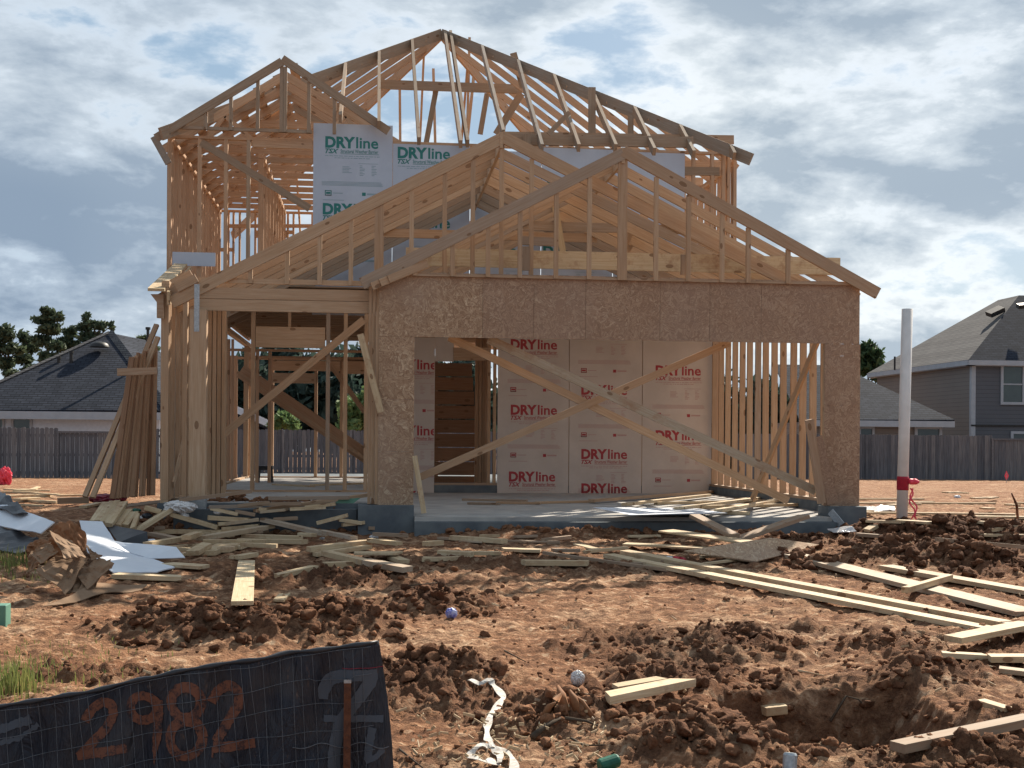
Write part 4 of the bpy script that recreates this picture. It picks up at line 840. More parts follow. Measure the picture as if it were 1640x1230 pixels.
# ---------------------------------------------------------------- loose boards, each one a thing
GP = 'loose boards lying about the building lot'
def plank(u0, v0, u1, v1, w, t, label, mat='palepine', lift=.0, lift1=None, cat='board', group=GP, tone=None, name='loose_board', cut=None):
    a, b = G(u0, v0, lift+t/2+.012), G(u1, v1, (lift if lift1 is None else lift1)+t/2+.012)
    ax = (b-a).normalized(); hint = ax.cross(V3(0, 0, 1))
    return MB().board(a, b, w, t, hint, tone, random.uniform(-.02, .02) if cut is None else cut).build(name, M[mat], label=label, cat=cat, group=group, bevel=.002)
B = [
 (975, 890, 1600, 1012, .14, .04, 'long pale board, nearer of the long touching pair slanting to the right edge'),
 (1000, 884, 1610, 999, .14, .04, 'long pale board, farther of the long touching pair slanting to the right edge'),
 (1268, 889, 1648, 983, .24, .04, 'broad pale plank half under dirt with a short stick lying across it'),
 (1418, 908, 1648, 948, .19, .04, 'pale plank touching the brown clod heap, farthest of the big foreground planks'),
 (1450, 945, 1522, 924, .06, .05, 'short stick lying across the broad pale plank', 'palepine', .05),
 (1526, 1024, 1648, 1000, .15, .04, 'board with an angled end pointing left, over the ends of the long pair', 'palepine', .04),
 (1612, 1000, 1650, 1010, .09, .04, 'board end under the angled board at the right edge'),
 (1508, 1048, 1578, 1052, .09, .035, 'short board lying left in the lowest pair of pale boards at the right edge'),
 (1584, 1054, 1650, 1054, .12, .04, 'board at the right edge below the angled board', 'palepine', .01),
 (1600, 1072, 1650, 1078, .10, .03, 'lowest pale board end cut by the right edge, above the brown plank'),
 (1437, 1197, 1650, 1152, .09, .045, 'brown weathered plank half buried in the bottom right corner', 'oldpine', .03),
 (1570, 1126, 1616, 1140, .07, .045, 'small block resting alone on the clay above the brown weathered plank'),
 (1221, 1138, 1258, 1134, .10, .05, 'small wood block lying in the dug hole'),
 (973, 1118, 1094, 1093, .11, .045, 'broken board end with a notch, beside the clear plastic ball', 'palepine', .03, .05, 'board', GP, .1, 'loose_board', .05),
 (985, 1103, 1060, 1090, .09, .04, 'thin splinter of board behind the notched board end', 'palepine', .02),
 (1066, 850, 1218, 871, .30, .018, 'tan strand board triangle on top of the sheet heap by the slab', 'palepine', .12, .05),
 (1000, 871, 1170, 880, .22, .018, 'strand board strip under the tan triangle', 'palepine', .02),
 (1112, 826, 1176, 858, .13, .04, 'board leaning from the slab edge down onto the tan triangle', 'oldpine', .24, .12),
 (1176, 866, 1288, 827, .21, .04, 'wide board in striped sunlight tilted against the right slab corner', 'oldpine', .06, .24),
 (869, 885, 1092, 916, .045, .03, 'thin strip running under the left end of the long board pair', 'oldpine'),
 (838, 901, 942, 902, .10, .05, 'pale board lying level in front of the garage opening, nearest to the camera'),
 (703, 885, 757, 888, .14, .05, 'stubby block left in the row of scraps before the garage slab'),
 (752, 886, 801, 886, .10, .035, 'flat scrap touching the stubby block before the garage slab'),
 (722, 861, 808, 867, .10, .05, 'squared pale board just below the slab edge'),
 (770, 858, 800, 858, .05, .03, 'small stick behind the squared pale board below the slab edge'),
 (808, 866, 887, 869, .06, .02, 'thin dark strip right of the squared pale board', 'oldpine'),
 (681, 871, 708, 869, .08, .05, 'little block alone between the debris and the squared pale board'),
 (805, 880, 866, 882, .16, .03, 'flat pale rectangle of board centred before the slab'),
 (886, 881, 928, 882, .12, .03, 'brown scrap with a dark face before the slab centre', 'oldpine'),
 (925, 872, 955, 880, .10, .02, 'triangular chip of board before the slab centre'),
 (494, 880, 588, 868, .11, .05, 'upper board of the crossed scrap group left of the concrete corner', 'palepine', .03),
 (504, 888, 590, 876, .09, .04, 'board directly under the upper board of the crossed scrap group'),
 (523, 886, 584, 900, .10, .05, 'slanting board, left arm of the crossed scrap group', 'palepine', .03),
 (582, 899, 653, 912, .14, .05, 'slanting board, right arm ending lowest in the crossed scrap group', 'palepine', .03),
 (567, 886, 640, 886, .24, .02, 'flat wide piece in the middle of the crossed scrap group', 'palepine', .05),
 (627, 892, 648, 900, .10, .04, 'small block right of the crossed scrap group'),
 (520, 905, 567, 903, .10, .05, 'short board just below the crossed scrap group'),
 (443, 923, 503, 909, .09, .04, 'lone short board slanting up right, below the scrap pile'),
 (395, 900, 388, 966, .15, .03, 'pale board pointing straight at the camera, lying alone', 'palepine', .0, .03),
 (446, 962, 456, 952, .09, .02, 'tiny pale offcut right of the board that points at the camera'),
 (421, 832, 520, 855, .11, .045, 'pale grey board slanting down right in the scrap pile by the porch', 'palepine', .08, .03, 'board', GP, .99),
 (507, 838, 557, 825, .09, .04, 'board slanting up right beside the slab corner'),
 (542, 832, 581, 838, .08, .04, 'small pale board close to the concrete corner block'),
 (380, 853, 440, 842, .09, .05, 'board meeting the pale grey board from the left'),
 (380, 866, 488, 868, .08, .05, 'level board under the pale grey board, lowest of three', 'palepine', .01),
 (389, 858, 482, 861, .07, .04, 'level board under the pale grey board, middle of three', 'palepine', .04),
 (408, 818, 595, 792, .08, .04, 'long board sloping up to the strand board column', 'pine', .05, .30),
 (415, 820, 459, 816, .16, .03, 'flat piece under the long sloping board'),
 (370, 872, 405, 869, .09, .05, 'stub end in the left middle of the pile'),
 (380, 893, 408, 888, .08, .04, 'scrap just above the board that points at the camera'),
 (371, 893, 407, 887, .07, .03, 'thin sliver just above the board that points at the camera'),
 (150, 836, 170, 806, .09, .04, 'leftmost of the fanned short boards behind the white sheets', 'palepine', .12, .2),
 (157, 836, 180, 805, .07, .05, 'second of the fanned short boards behind the white sheets', 'palepine', .12, .2),
 (165, 838, 188, 804, .07, .05, 'third of the fanned short boards behind the white sheets', 'palepine', .12, .22),
 (174, 841, 198, 806, .09, .05, 'fourth and longest of the fanned short boards behind the white sheets', 'palepine', .12, .24),
 (187, 843, 206, 818, .09, .05, 'fifth of the fanned short boards behind the white sheets', 'palepine', .1, .18),
 (200, 843, 216, 822, .09, .05, 'sixth of the fanned short boards behind the white sheets', 'palepine', .1, .18),
 (212, 848, 221, 824, .05, .05, 'rightmost thin one of the fanned short boards behind the white sheets', 'palepine', .08, .18),
 (133, 812, 160, 806, .13, .04, 'scrap board left of the fanned short boards'),
 (190, 846, 215, 847, .05, .04, 'crosspiece at the foot of the fanned short boards'),
 (217, 851, 278, 813, .12, .05, 'thick board rising to the right over the scrap pile', 'palepine', .05, .28),
 (233, 813, 258, 820, .10, .05, 'short end behind the thick rising board', 'palepine', .18),
 (272, 823, 350, 845, .11, .05, 'board slanting down right from under the thick rising board', 'palepine', .18, .06),
 (349, 839, 370, 838, .09, .04, 'short block at the lower end of the slanting board'),
 (333, 829, 399, 833, .08, .05, 'level board behind the slanting board, below the porch post'),
 (249, 851, 373, 852, .07, .05, 'long level board across the middle of the scrap pile'),
 (322, 862, 425, 845, .10, .05, 'board rising right through the centre of the scrap pile', 'palepine', .06, .08),
 (325, 868, 424, 868, .08, .05, 'straight level board in front of the rising centre board', 'palepine', .03),
 (236, 872, 322, 858, .09, .05, 'board rising right, left neighbour of the centre board', 'palepine', .04, .06),
 (239, 880, 328, 873, .08, .04, 'low board at the front left of the scrap pile'),
 (298, 861, 317, 855, .09, .05, 'wedge shaped block on the rising board', 'palepine', .1),
 (292, 888, 308, 886, .06, .03, 'sunlit splinter by the split block'),
 (308, 886, 331, 873, .12, .05, 'split block with a torn corner at the front of the scrap pile', 'palepine', .02, .06),
 (333, 886, 359, 874, .15, .05, 'square block right of the split block'),
 (358, 881, 380, 873, .12, .05, 'short block right of the square block'),
 (380, 877, 403, 870, .09, .04, 'last of the row of short blocks at the front of the scrap pile'),
 (266, 904, 328, 908, .18, .03, 'pale board lying under the right tip of the white sheet'),
 (184, 922, 290, 926, .15, .04, 'pale board in front of the white sheets, right of the cardboard'),
 (196, 811, 303, 798, .08, .04, 'long board behind the scrap pile reaching the porch post from the left', 'oldpine', .1, .3),
 (290, 801, 402, 787, .08, .04, 'long board passing behind the porch post', 'oldpine', .3, .36),
 (335, 812, 420, 810, .08, .04, 'level board on the ground right of the porch post', 'oldpine', .12),
 (400, 808, 480, 806, .08, .04, 'level board before the porch slab centre', 'oldpine', .14),
 (430, 798, 560, 797, .10, .04, 'board lying along the porch slab edge', 'oldpine', .30),
 (6, 794, 82, 794, .09, .04, 'long pale board on the clay at far left, nearest of the far left boards'),
 (4, 788, 60, 789, .09, .04, 'pale board at far left, behind the nearest one'),
 (26, 801, 92, 804, .10, .04, 'wide pale board at far left, just above the white sheet', 'palepine'),
 (26, 808, 70, 810, .07, .03, 'thin pale board above the white sheet at far left'),
 (92, 802, 140, 801, .16, .10, 'stacked timber block left of the maroon bag', 'oldpine', .04),
 (41, 787, 62, 780, .09, .03, 'small pale board tilted at far left'),
 (1374, 799, 1478, 799, .10, .03, 'thin board right of the frame, farthest of the parallel strips behind the white pipe'),
 (1372, 806, 1495, 804, .10, .03, 'thin board behind the white pipe, second strip from the fence'),
 (1470, 806, 1594, 806, .07, .03, 'narrow strip right of the white pipe with a kinked end'),
 (1385, 821, 1626, 824, .12, .03, 'longest thin board behind the white pipe, nearest of the parallel strips'),
 (1553, 828, 1648, 829, .14, .04, 'pale board at the right edge just past the nearest parallel strip'),
 (1552, 835, 1602, 839, .07, .03, 'short stick below the pale board at the right edge'),
 (1586, 849, 1648, 842, .08, .04, 'stick pointing out of frame behind the clod heap'),
 (1500, 864, 1648, 877, .08, .04, 'grey board edge half buried behind the clod heap', 'oldpine', .08),
 (1570, 857, 1648, 858, .07, .03, 'thin pale strip at the right edge behind the clod heap'),
 (1372, 856, 1424, 860, .07, .04, 'stick at the foot of the white pipe', 'oldpine'),
 (1388, 850, 1400, 843, .10, .04, 'small pale chunk beside the slab corner, left of the white pipe'),
]
for b in B:
    a = list(b); lab = a.pop(6)
    plank(*a[:6], lab, *a[6:])
RB = random.Random(21)
for i in range(26):
    u = RB.uniform(330, 600) if i < 16 else RB.uniform(230, 420); v = RB.uniform(808, 872) if i < 16 else RB.uniform(842, 880); l = RB.uniform(14, 60); a_ = RB.uniform(-.35, .35)
    plank(u, v, u+l*math.cos(a_), v+l*math.sin(a_)*.6, RB.uniform(.05, .11), .04, 'small pale offcut among the dense scraps below the porch slab', 'palepine' if i % 3 else 'oldpine', RB.uniform(0, .08), group='small offcuts in the scrap strip below the porch')
for i in range(16):
    u = RB.uniform(640, 1230); v = RB.uniform(858, 905); l = RB.uniform(14, 70); a_ = RB.uniform(-.25, .25)
    plank(u, v, u+l*math.cos(a_), v+l*math.sin(a_)*.5, RB.uniform(.03, .09), RB.uniform(.015, .04), 'small dull offcut lying on the shaded dirt before the garage slab', 'oldpine' if i % 2 else 'palepine', 0, group='small offcuts before the garage slab')
for i in range(22):
    right = i < 14; u = RB.uniform(1380, 1640) if right else RB.uniform(0, 150); v = RB.uniform(786, 846) if right else RB.uniform(783, 806); l = RB.uniform(10, 60); a_ = RB.uniform(-.15, .15)
    plank(u, v, u+l, v+l*a_*.5, RB.uniform(.08, .16), .03, 'short pale scrap on the clay behind the white pipe' if right else 'short pale scrap on the clay left of the leaning boards', 'palepine', .04, group='scraps on the clay behind the white pipe' if right else 'scraps on the clay left of the leaning boards')
def hero(pts, Y, w, t, label, mat='pine', group=None, cat='board', name='loose_board', hint=(0, 0, 1), tone=None):
    a, b = P(pts[0], pts[1], Y[0]), P(pts[2], pts[3], Y[1]); return MB().board(a, b, w, t, hint, tone).build(name, M[mat], label=label, cat=cat, group=group, bevel=.002)
# boards on the garage slab
gs = 'boards strewn on the garage slab'
def on_slab(u0, v0, u1, v1, w, t, lab, mat='palepine', up=0.0, name='loose_board'):
    def hit(u, v, z):
        k = P(u, v, 1.0); y = (E-z)/(E-k.z); return P(u, v, y)
    z = .008; a, b = hit(u0, v0, z+t/2+up), hit(u1, v1, z+t/2+up); ax = (b-a).normalized()
    return MB().board(a, b, w, t, ax.cross(V3(0, 0, 1))).build(name, M[mat], label=lab, cat='board', group=gs, bevel=.002)
for a in ((741, 800, 844, 802, .10, .03, 'dark edged board farthest left on the garage slab', 'oldpine'), (750, 806, 800, 807, .12, .03, 'flat board in front of the dark edged one on the slab', 'oldpine'), (795, 805, 866, 806, .14, .03, 'second flat board left of centre on the slab', 'pine'),
          (860, 805, 950, 803, .12, .03, 'board at the slab centre touching the long ones', 'pine'), (947, 802, 1200, 783, .10, .04, 'long board slanting to the back right of the slab, rearmost', 'pine', .02), (1000, 808, 1135, 793, .09, .04, 'long board slanting right, just before the rearmost', 'palepine', .03),
          (1084, 815, 1262, 792, .09, .04, 'striped long board slanting toward the right stud wall', 'palepine', .03), (1150, 818, 1268, 797, .10, .04, 'nearest long striped board slanting toward the right stud wall', 'palepine', .05), (1050, 806, 1240, 802, .09, .04, 'level board crossing under the slanting ones on the slab', 'palepine'),
          (1120, 812, 1290, 808, .10, .04, 'level striped board before the right studs', 'palepine', .02), (1180, 800, 1300, 795, .08, .04, 'board lying against the foot of the right stud wall', 'palepine'), (1003, 815, 1020, 815, .10, .04, 'small block on the white paper, left one', 'oldpine', .01), (1037, 815, 1050, 815, .10, .04, 'small block on the white paper, right one', 'oldpine', .01),
          (1130, 820, 1200, 822, .12, .04, 'short striped board on the slab edge behind the leaning plank', 'palepine')): on_slab(*a)
for a in ((440, 776, 500, 779, .12, .03, 'sunlit board lying deep inside the house left', 'palepine', FZ), (500, 777, 590, 774, .12, .03, 'sunlit board lying deep inside the house right', 'palepine', FZ)): on_slab(*a)
# boards leaning on the left wall
gl = 'boards leaning in a stack against the left wall'
words = ['outermost left', 'second from left', 'third from left', 'fourth from left', 'fifth from left', 'middle', 'fifth from right', 'fourth from right', 'third from right', 'second from right', 'innermost, next to the corner studs']
for i in range(11):
    Y = 15.2+.06*i; ub = 180+6.3*i+random.uniform(-1.4, 1.4); ut = 211+3.7*i+random.uniform(-.8, .8); vt = 574-1.2*i+random.uniform(-8, 5)
    hero((ub, 799-(i*.6), ut, vt), (Y, Y+.3), .036 if i % 5 else .06, .06, 'reddish stud leaning in the stack on the left wall, '+words[i], 'redpine' if i % 3 else 'darkpine', gl, name='leaning_board', hint=(1, 0, .2), tone=random.random())
hero((136, 796, 251, 520), (15.1, 16.2), .06, .04, 'long stud leaning at a flat angle, left of the two prop boards', 'pine', gl, name='leaning_board', hint=(1, 0, .2)); hero((148, 797, 253, 540), (15.0, 16.0), .06, .04, 'long stud leaning at a flat angle, right of the two prop boards', 'pine', gl, name='leaning_board', hint=(1, 0, .2))
hero((188, 596, 252, 594), (15.1, 15.1), .085, .04, 'short reddish board nailed level across the top of the leaning stack', 'redpine', None, name='cross_board', tone=.95)
# ---------------------------------------------------------------- other things
def poly_sheet(name, pts, th, mat, label=None, cat=None, parent=None, sub=3, amp=.012, group=None):
    bm = bmesh.new(); vs = [bm.verts.new(G(u, v, l)-(ORG[parent.name] if parent else V3(0, 0, 0))) for u, v, l in pts]; f = bm.faces.new(vs)
    bmesh.ops.triangulate(bm, faces=[f])
    for _ in range(sub): bmesh.ops.subdivide_edges(bm, edges=bm.edges[:], cuts=1, use_grid_fill=True); bmesh.ops.triangulate(bm, faces=bm.faces[:])
    sd_ = random.random()*30
    for v in bm.verts:
        v.co.z += amp*(float(fbm(np.array([v.co.x*4+sd_]), np.array([v.co.y*4]), 3)[0])-.5)*2; v.co.y += amp*.6*(float(fbm(np.array([v.co.x*7+sd_]), np.array([v.co.z*7]), 2)[0])-.5)*2
    me = bpy.data.meshes.new(name); og = V3(0, 0, 0)
    if not parent:
        og = sum((v.co for v in bm.verts), V3(0, 0, 0))/len(bm.verts)
        for v in bm.verts: v.co -= og
    bm.to_mesh(me); bm.free(); me.materials.append(M[mat]); o = bpy.data.objects.new(name, me); C.objects.link(o); o.location = og
    if parent: o.parent = parent
    s = o.modifiers.new('solid', 'SOLIDIFY'); s.thickness = th
    return tag(o, label, cat, group)
gw = 'white sheets lying over the lumber scraps'
poly_sheet('white_sheet', [(-40, 800, .35), (0, 806, .36), (75, 832, .30), (88, 838, .28), (66, 855, .18), (30, 850, .18), (-40, 832, .2)], .012, 'white_sheet', 'white sheet at the left edge, left of the crumpled brown paper', 'sheet', group=gw)
poly_sheet('white_sheet', [(127, 835, .20), (164, 837, .20), (184, 868, .10), (215, 886, .06), (280, 909, .03), (250, 918, .02), (182, 918, .03), (140, 885, .10)], .01, 'white_sheet', 'biggest white sheet, flowing down right of the crumpled brown paper', 'sheet', group=gw)
poly_sheet('white_sheet', [(185, 868, .14), (283, 877, .14), (297, 895, .05), (240, 896, .05), (210, 886, .08)], .01, 'white_sheet', 'flat white sheet reaching farthest right over the scraps', 'sheet', group=gw)
poly_sheet('white_sheet', [(950, 813, .26), (1110, 814, .26), (1165, 822, .24), (1010, 825, .24)], .004, 'white_sheet', 'white paper sheet flat on the slab under two small blocks', 'paper sheet', amp=.002)
poly_sheet('clear_sheet', [(1372, 811, .06), (1432, 810, .05), (1434, 817, .02), (1400, 820, .03), (1374, 819, .03)], .01, 'clear', 'shiny plastic film on the ground between the house corner and the white pipe', 'plastic film', amp=.03)
poly_sheet('clear_sheet', [(1325, 848, .05), (1366, 845, .07), (1372, 852, .04), (1335, 856, .03)], .01, 'clear', 'small crumpled plastic piece at the right foundation corner', 'plastic film', amp=.03)
poly_sheet('strand_board_sheet', [(1095, 882, .10), (1211, 899, .04), (1262, 886, .04), (1312, 872, .06), (1235, 861, .12)], .014, 'osb', 'large strand board sheet lying flat, right of the tan triangle', 'sheet', amp=.0)
poly_sheet('teal_sheet', [(543, 800, .3), (578, 797, .3), (566, 806, .26), (536, 806, .26)], .006, 'green_block', 'pale teal sheet corner lying near the concrete corner', 'sheet', amp=.0)
poly_sheet('black_tarp', [(-40, 790, .40), (0, 786, .45), (14, 797, .42), (45, 822, .32), (30, 825, .30), (-40, 806, .35)], .012, 'black_tarp', 'black plastic rolled above the left white sheet', 'tarp', amp=.06, group='black plastic under the white sheets')
poly_sheet('black_tarp', [(-40, 834, .18), (10, 845, .17), (60, 862, .12), (70, 880, .04), (30, 885, .03), (-40, 880, .03)], .012, 'black_tarp', 'black plastic under the left white sheet beside the weeds', 'tarp', amp=.05, group='black plastic under the white sheets')
poly_sheet('black_tarp', [(168, 840, .14), (236, 853, .14), (238, 872, .02), (190, 870, .03)], .012, 'black_tarp', 'black plastic board under the fanned short boards', 'tarp', amp=.01, group='black plastic under the white sheets')
def blob(name, c, r, mat, label=None, cat=None, parent=None, sub=4, fr=2.2, am=.5, seed=1.0, group=None, ridged=True):
    bm = bmesh.new(); bmesh.ops.create_icosphere(bm, subdivisions=sub, radius=1)
    A_ = np.array([v.co[:] for v in bm.verts]); n1 = fbm(A_[:, 0]*fr+seed*7+A_[:, 2]*1.3, A_[:, 1]*fr+seed*3+A_[:, 2]*fr*.8, 4, .6)
    if ridged: n1 = 1-np.abs(2*n1-1)*1.2
    og = ORG[parent.name] if parent else V3(0, 0, 0)
    for v, q in zip(bm.verts, n1): k = 1+am*(q-.7); v.co = V3(v.co.x*r[0]*k, v.co.y*r[1]*k, v.co.z*r[2]*k)+(Vector(c)-og if parent else V3(0, 0, 0))
    me = bpy.data.meshes.new(name); bm.to_mesh(me); bm.free(); me.materials.append(M[mat]); o = bpy.data.objects.new(name, me); C.objects.link(o)
    if parent: o.parent = parent
    else: o.location = c
    return tag(o, label, cat, group)
# torn cardboard box with brown paper
c = G(110, 905); r = root('cardboard_box', c, 'torn open brown cardboard box crumpled on the clay in front of the white sheets', 'cardboard box')
def cp(name, pts, mat='cardboard', am=.02): return poly_sheet(name, pts, .006, mat, parent=r, sub=3, amp=am)
def quad3(name, pts, mat='cardboard', am=.03, seed=0.0):     # (u, v, Y) corners
    q = [P(*p) for p in pts]; n = 14; mb = MB(); vs = []
    for i in range(n+1):
        for j in range(n+1):
            a, b = i/n, j/n; p = (q[0]*(1-a)+q[1]*a)*(1-b)+(q[3]*(1-a)+q[2]*a)*b
            f_ = float(fbm(np.array([a*3+seed*5]), np.array([b*3+seed]), 3)[0])-.5; f2 = abs(float(vnoise(np.array([a*4+seed]), np.array([b*4+seed*2]))[0])-.5)
            vs.append(p+V3(f_*am, (f_-f2)*am*2.4, f2*am*1.6))
    mb.add(vs, [(i*(n+1)+j, (i+1)*(n+1)+j, (i+1)*(n+1)+j+1, i*(n+1)+j+1) for i in range(n) for j in range(n)], .5)
    o = mb.build(name, M[mat], r); s = o.modifiers.new('s', 'SOLIDIFY'); s.thickness = .006; return o
Yc = G(110, 952).y
quad3('side_panel', [(42, 922, Yc+.1), (50, 885, Yc+.2), (82, 868, Yc+.25), (64, 905, Yc+.15)], seed=1, am=0.023)
quad3('flap', [(50, 888, Yc+.1), (80, 870, Yc+.1), (92, 884, Yc-.05), (66, 904, Yc-.05)], seed=2, am=0.018)
quad3('flap', [(79, 852, Yc+.1), (118, 868, Yc+.15), (140, 893, Yc-.05), (104, 896, Yc-.15)], seed=3, am=0.027)
quad3('side_panel', [(60, 915, Yc-.1), (92, 890, Yc+.05), (140, 895, Yc+.05), (108, 955, Yc-.25)], seed=4, am=0.032)
quad3('side_panel', [(104, 952, Yc-.2), (120, 918, Yc+.1), (178, 898, Yc+.15), (150, 945, Yc-.15)], seed=5, am=0.027)
quad3('side_panel', [(120, 920, Yc), (160, 893, Yc+.1), (182, 905, Yc-.02), (140, 945, Yc-.22)], seed=6, am=0.023)
quad3('flap', [(140, 874, Yc+.2), (152, 888, Yc+.12), (166, 890, Yc+.1), (146, 898, Yc+.05)], seed=7, am=0.013)
cp('bottom_panel', [(66, 972, .02), (110, 955, .05), (155, 935, .07), (236, 936, .03), (225, 946, .01), (170, 950, .03), (120, 964, .02)], am=.025)
p = G(104, 880, .18); blob('brown_paper', p+V3(0, .1, .06), (.15, .14, .18), 'brown_paper', 'wad of crumpled brown paper standing on the torn cardboard box', 'paper', seed=3.3, fr=1.7, am=.55, group='crumpled brown paper')
p = G(55, 890, .1); blob('brown_paper', p+V3(0, .25, .02), (.13, .12, .10), 'brown_paper', 'smaller dark wad of brown paper left of the tall one', 'paper', seed=6.1, fr=1.9, am=.55, group='crumpled brown paper')
p = G(172, 799, .1); blob('plastic_bag', p, (.30, .14, .09), 'maroon', 'dark red plastic bag lying at the foot of the leaning boards', 'bag', seed=2.2, am=.5)
p = G(8, 770, .1); blob('plastic_bag', p+V3(0, 0, .1), (.16, .14, .24), 'pink', 'bright pink-red plastic bundle at the left edge by the fence', 'bag', seed=4.4, am=.7, fr=2.6)
p = G(288, 812, .1); blob('plastic_bag', p, (.18, .10, .07), 'clear', 'clear plastic wrap left of the porch post foot', 'plastic wrap', seed=5.2, am=.5)
for i, (u, v, s_, m_, lb) in enumerate(((218, 818, .07, 'darkgreen', 'green wrapper scrap among the boards below the porch'), (236, 826, .06, 'black_tarp', 'dark plastic scrap right of the green wrapper'), (229, 829, .05, 'clear', 'white crumpled wrapper between the boards below the porch'), (296, 826, .05, 'clear', 'pale wrapper by the porch post foot'), (349, 820, .05, 'clear', 'torn white packaging under the porch edge'), (599, 860, .05, 'clear', 'small silvery scrap below the concrete corner'), (516, 862, .03, 'clear', 'tiny shiny scrap at the end of the pale grey board'), (1085, 898, .08, 'red_tape', 'red and white wrapper in the shade under the sheet heap'), (1070, 896, .06, 'white_sheet', 'white half of the wrapper in the shade under the sheet heap'), (1533, 796, .07, 'white_sheet', 'small white rag on the clay right of the pipe'), (243, 868, .06, 'white_sheet', 'small white label block at the end of the black plastic'))):
    blob('litter', Gf(u, v, .02), (s_, s_*.7, s_*.5), m_, lb, 'litter', seed=i+.5, am=.6, sub=3, group='small bits of litter on the lot')
blob('blue_wrapper', Gf(723, 982, .03), (.045, .03, .04), 'blue_wrap', 'crumpled blue and white wrapper beside the dirt lump in the middle', 'litter', seed=9, am=.5, sub=3)
blob('plastic_ball', Gf(925, 1086, .04), (.040, .036, .044), 'clear', 'round clump of clear crumpled plastic left of the notched board', 'litter', seed=8, am=.35, sub=4, fr=4)
def can(u, v, label, mat, ax, L_=.10, r_=.032):
    p = Gf(u, v, .02); ax = Vector(ax).normalized(); k = root('drink_can', p, label, 'drink can')
    mb = MB(); mb.tube([p-ax*L_*.5, p-ax*L_*.45, p+ax*L_*.40, p+ax*L_*.48, p+ax*L_*.5], [r_*.8, r_, r_, r_*.85, r_*.8], 16); mb.build('can_body', M[mat], k, smooth=False)
    mb = MB(); mb.tube([p+ax*L_*.495, p+ax*L_*.51], r_*.7, 16); mb.build('can_lid', M['galv'], k)
can(975, 1222, 'flattened green and silver drink can at the bottom edge', 'darkgreen', (1, .3, .2)); can(1265, 1224, 'silver drink can poking out of the clay at the bottom edge', 'galv', (.1, .2, 1))
# white webbing on the clay
pts = [(752, 1089), (768, 1094), (785, 1090), (792, 1100), (806, 1116), (796, 1132), (786, 1146), (780, 1165), (781, 1182), (787, 1192), (800, 1210), (799, 1222)]
pts2 = [(799, 1222), (775, 1217), (753, 1210), (765, 1196), (782, 1194), (804, 1201), (820, 1214), (824, 1234), (822, 1250)]
mb = MB()
for pl in (pts, pts2):
    q = [Gf(u, v, .015+.02*abs(math.sin(i*1.7))) for i, (u, v) in enumerate(pl)]; qq = []
    for i in range(len(q)-1):
        for k in range(5):
            t_ = k/5; m0 = (q[i+1]-q[max(i-1, 0)])*.5; m1 = (q[min(i+2, len(q)-1)]-q[i])*.5
            qq.append(q[i]*(2*t_**3-3*t_**2+1)+m0*(t_**3-2*t_**2+t_)+q[i+1]*(-2*t_**3+3*t_**2)+m1*(t_**3-t_**2))
    vs = []
    for i, p in enumerate(qq):
        d = (qq[min(i+1, len(qq)-1)]-qq[max(i-1, 0)]).normalized(); w_ = d.cross(V3(.2*math.sin(i*.35), -.5, 1)).normalized()*(.017+.006*math.sin(i*.8)); vs += [p-w_, p+w_+V3(0, 0, .008*math.sin(i*.9))]
    mb.add(vs, [(2*i, 2*i+1, 2*i+3, 2*i+2) for i in range(len(qq)-1)])
o = mb.build('webbing', M['ribbon'], label='white webbing strip snaking over the clay at the bottom edge', cat='strap'); s = o.modifiers.new('s', 'SOLIDIFY'); s.thickness = .003
# roots and stump
def stick(pts, r_, mat, label, cat, name='root', group=None):
    q = [Gf(u, v, l) for u, v, l in pts]; MB().tube(q, [r_*(1-.6*i/(len(q)-1)) for i in range(len(q))], 6).build(name, M[mat], label=label, cat=cat, smooth=True, group=group)
gr_ = 'roots and sticks on the clay'
p = Gf(905, 1142); k = root('root_stump', p, 'split brown root stump on the clay left of the plastic ball', 'stump')
for i, (a, b_, rr) in enumerate((((890, 1125, .09), (870, 1150, .0), .02), ((893, 1098, .10), (905, 1140, .0), .03), ((912, 1105, .09), (925, 1142, .0), .028), ((900, 1110, .11), (880, 1145, 0), .025), ((915, 1110, .07), (950, 1150, 0), .015))):
    MB().tube([G(*a), (G(*a)+G(*b_))/2+V3(0, 0, .02), G(*b_)], [rr*.25, rr*.8, rr], 7).build('root', M['brown_paper'], k, smooth=True)
stick([(853, 1180, .02), (875, 1162, .03), (898, 1150, .03)], .018, 'bark', 'dead root lying below the stump, left', 'root', group=gr_); stick([(905, 1150, .03), (940, 1155, .02), (958, 1163, .01)], .010, 'bark', 'dead root lying below the stump, right', 'root', group=gr_)
stick([(915, 1182, .01), (935, 1194, .02), (970, 1193, .01)], .007, 'bark', 'thin root below the two thick ones', 'root', group=gr_); stick([(808, 1042, .02), (842, 1060, .01)], .006, 'bark', 'straight twig on the mound right of the fence end', 'root', group=gr_)
stick([(655, 938, .06), (700, 933, .03)], .007, 'bark', 'thin stick on the dirt lump in the middle', 'root', group=gr_); stick([(640, 1200, .02), (665, 1220, .02), (690, 1240, .01)], .006, 'bark', 'twig at the foot of the silt fence end', 'root', group=gr_)
stick([(1278, 1074, .05), (1320, 1082, .05)], .008, 'palepine', 'pale stick poking from the wall of the dug hole', 'root', group=gr_)
stick([(1330, 1155, .06), (1355, 1115, .10), (1375, 1120, .12), (1388, 1135, .05)], .008, 'bark', 'curled root loop in the dug hole', 'root', group=gr_)
stick([(1630, 830, .0), (1628, 808, .28), (1620, 790, .45)], .02, 'rust', 'rusty bent rod standing at the right edge', 'rod', name='rod')
p = G(4, 1000); MB().box(p.x-.22, p.x+.035, p.y-.05, p.y+.08, p.z-.02, p.z+.14).build('plastic_crate', M['green_block'], label='pale green plastic box cut off by the left edge', cat='box', bevel=.006)
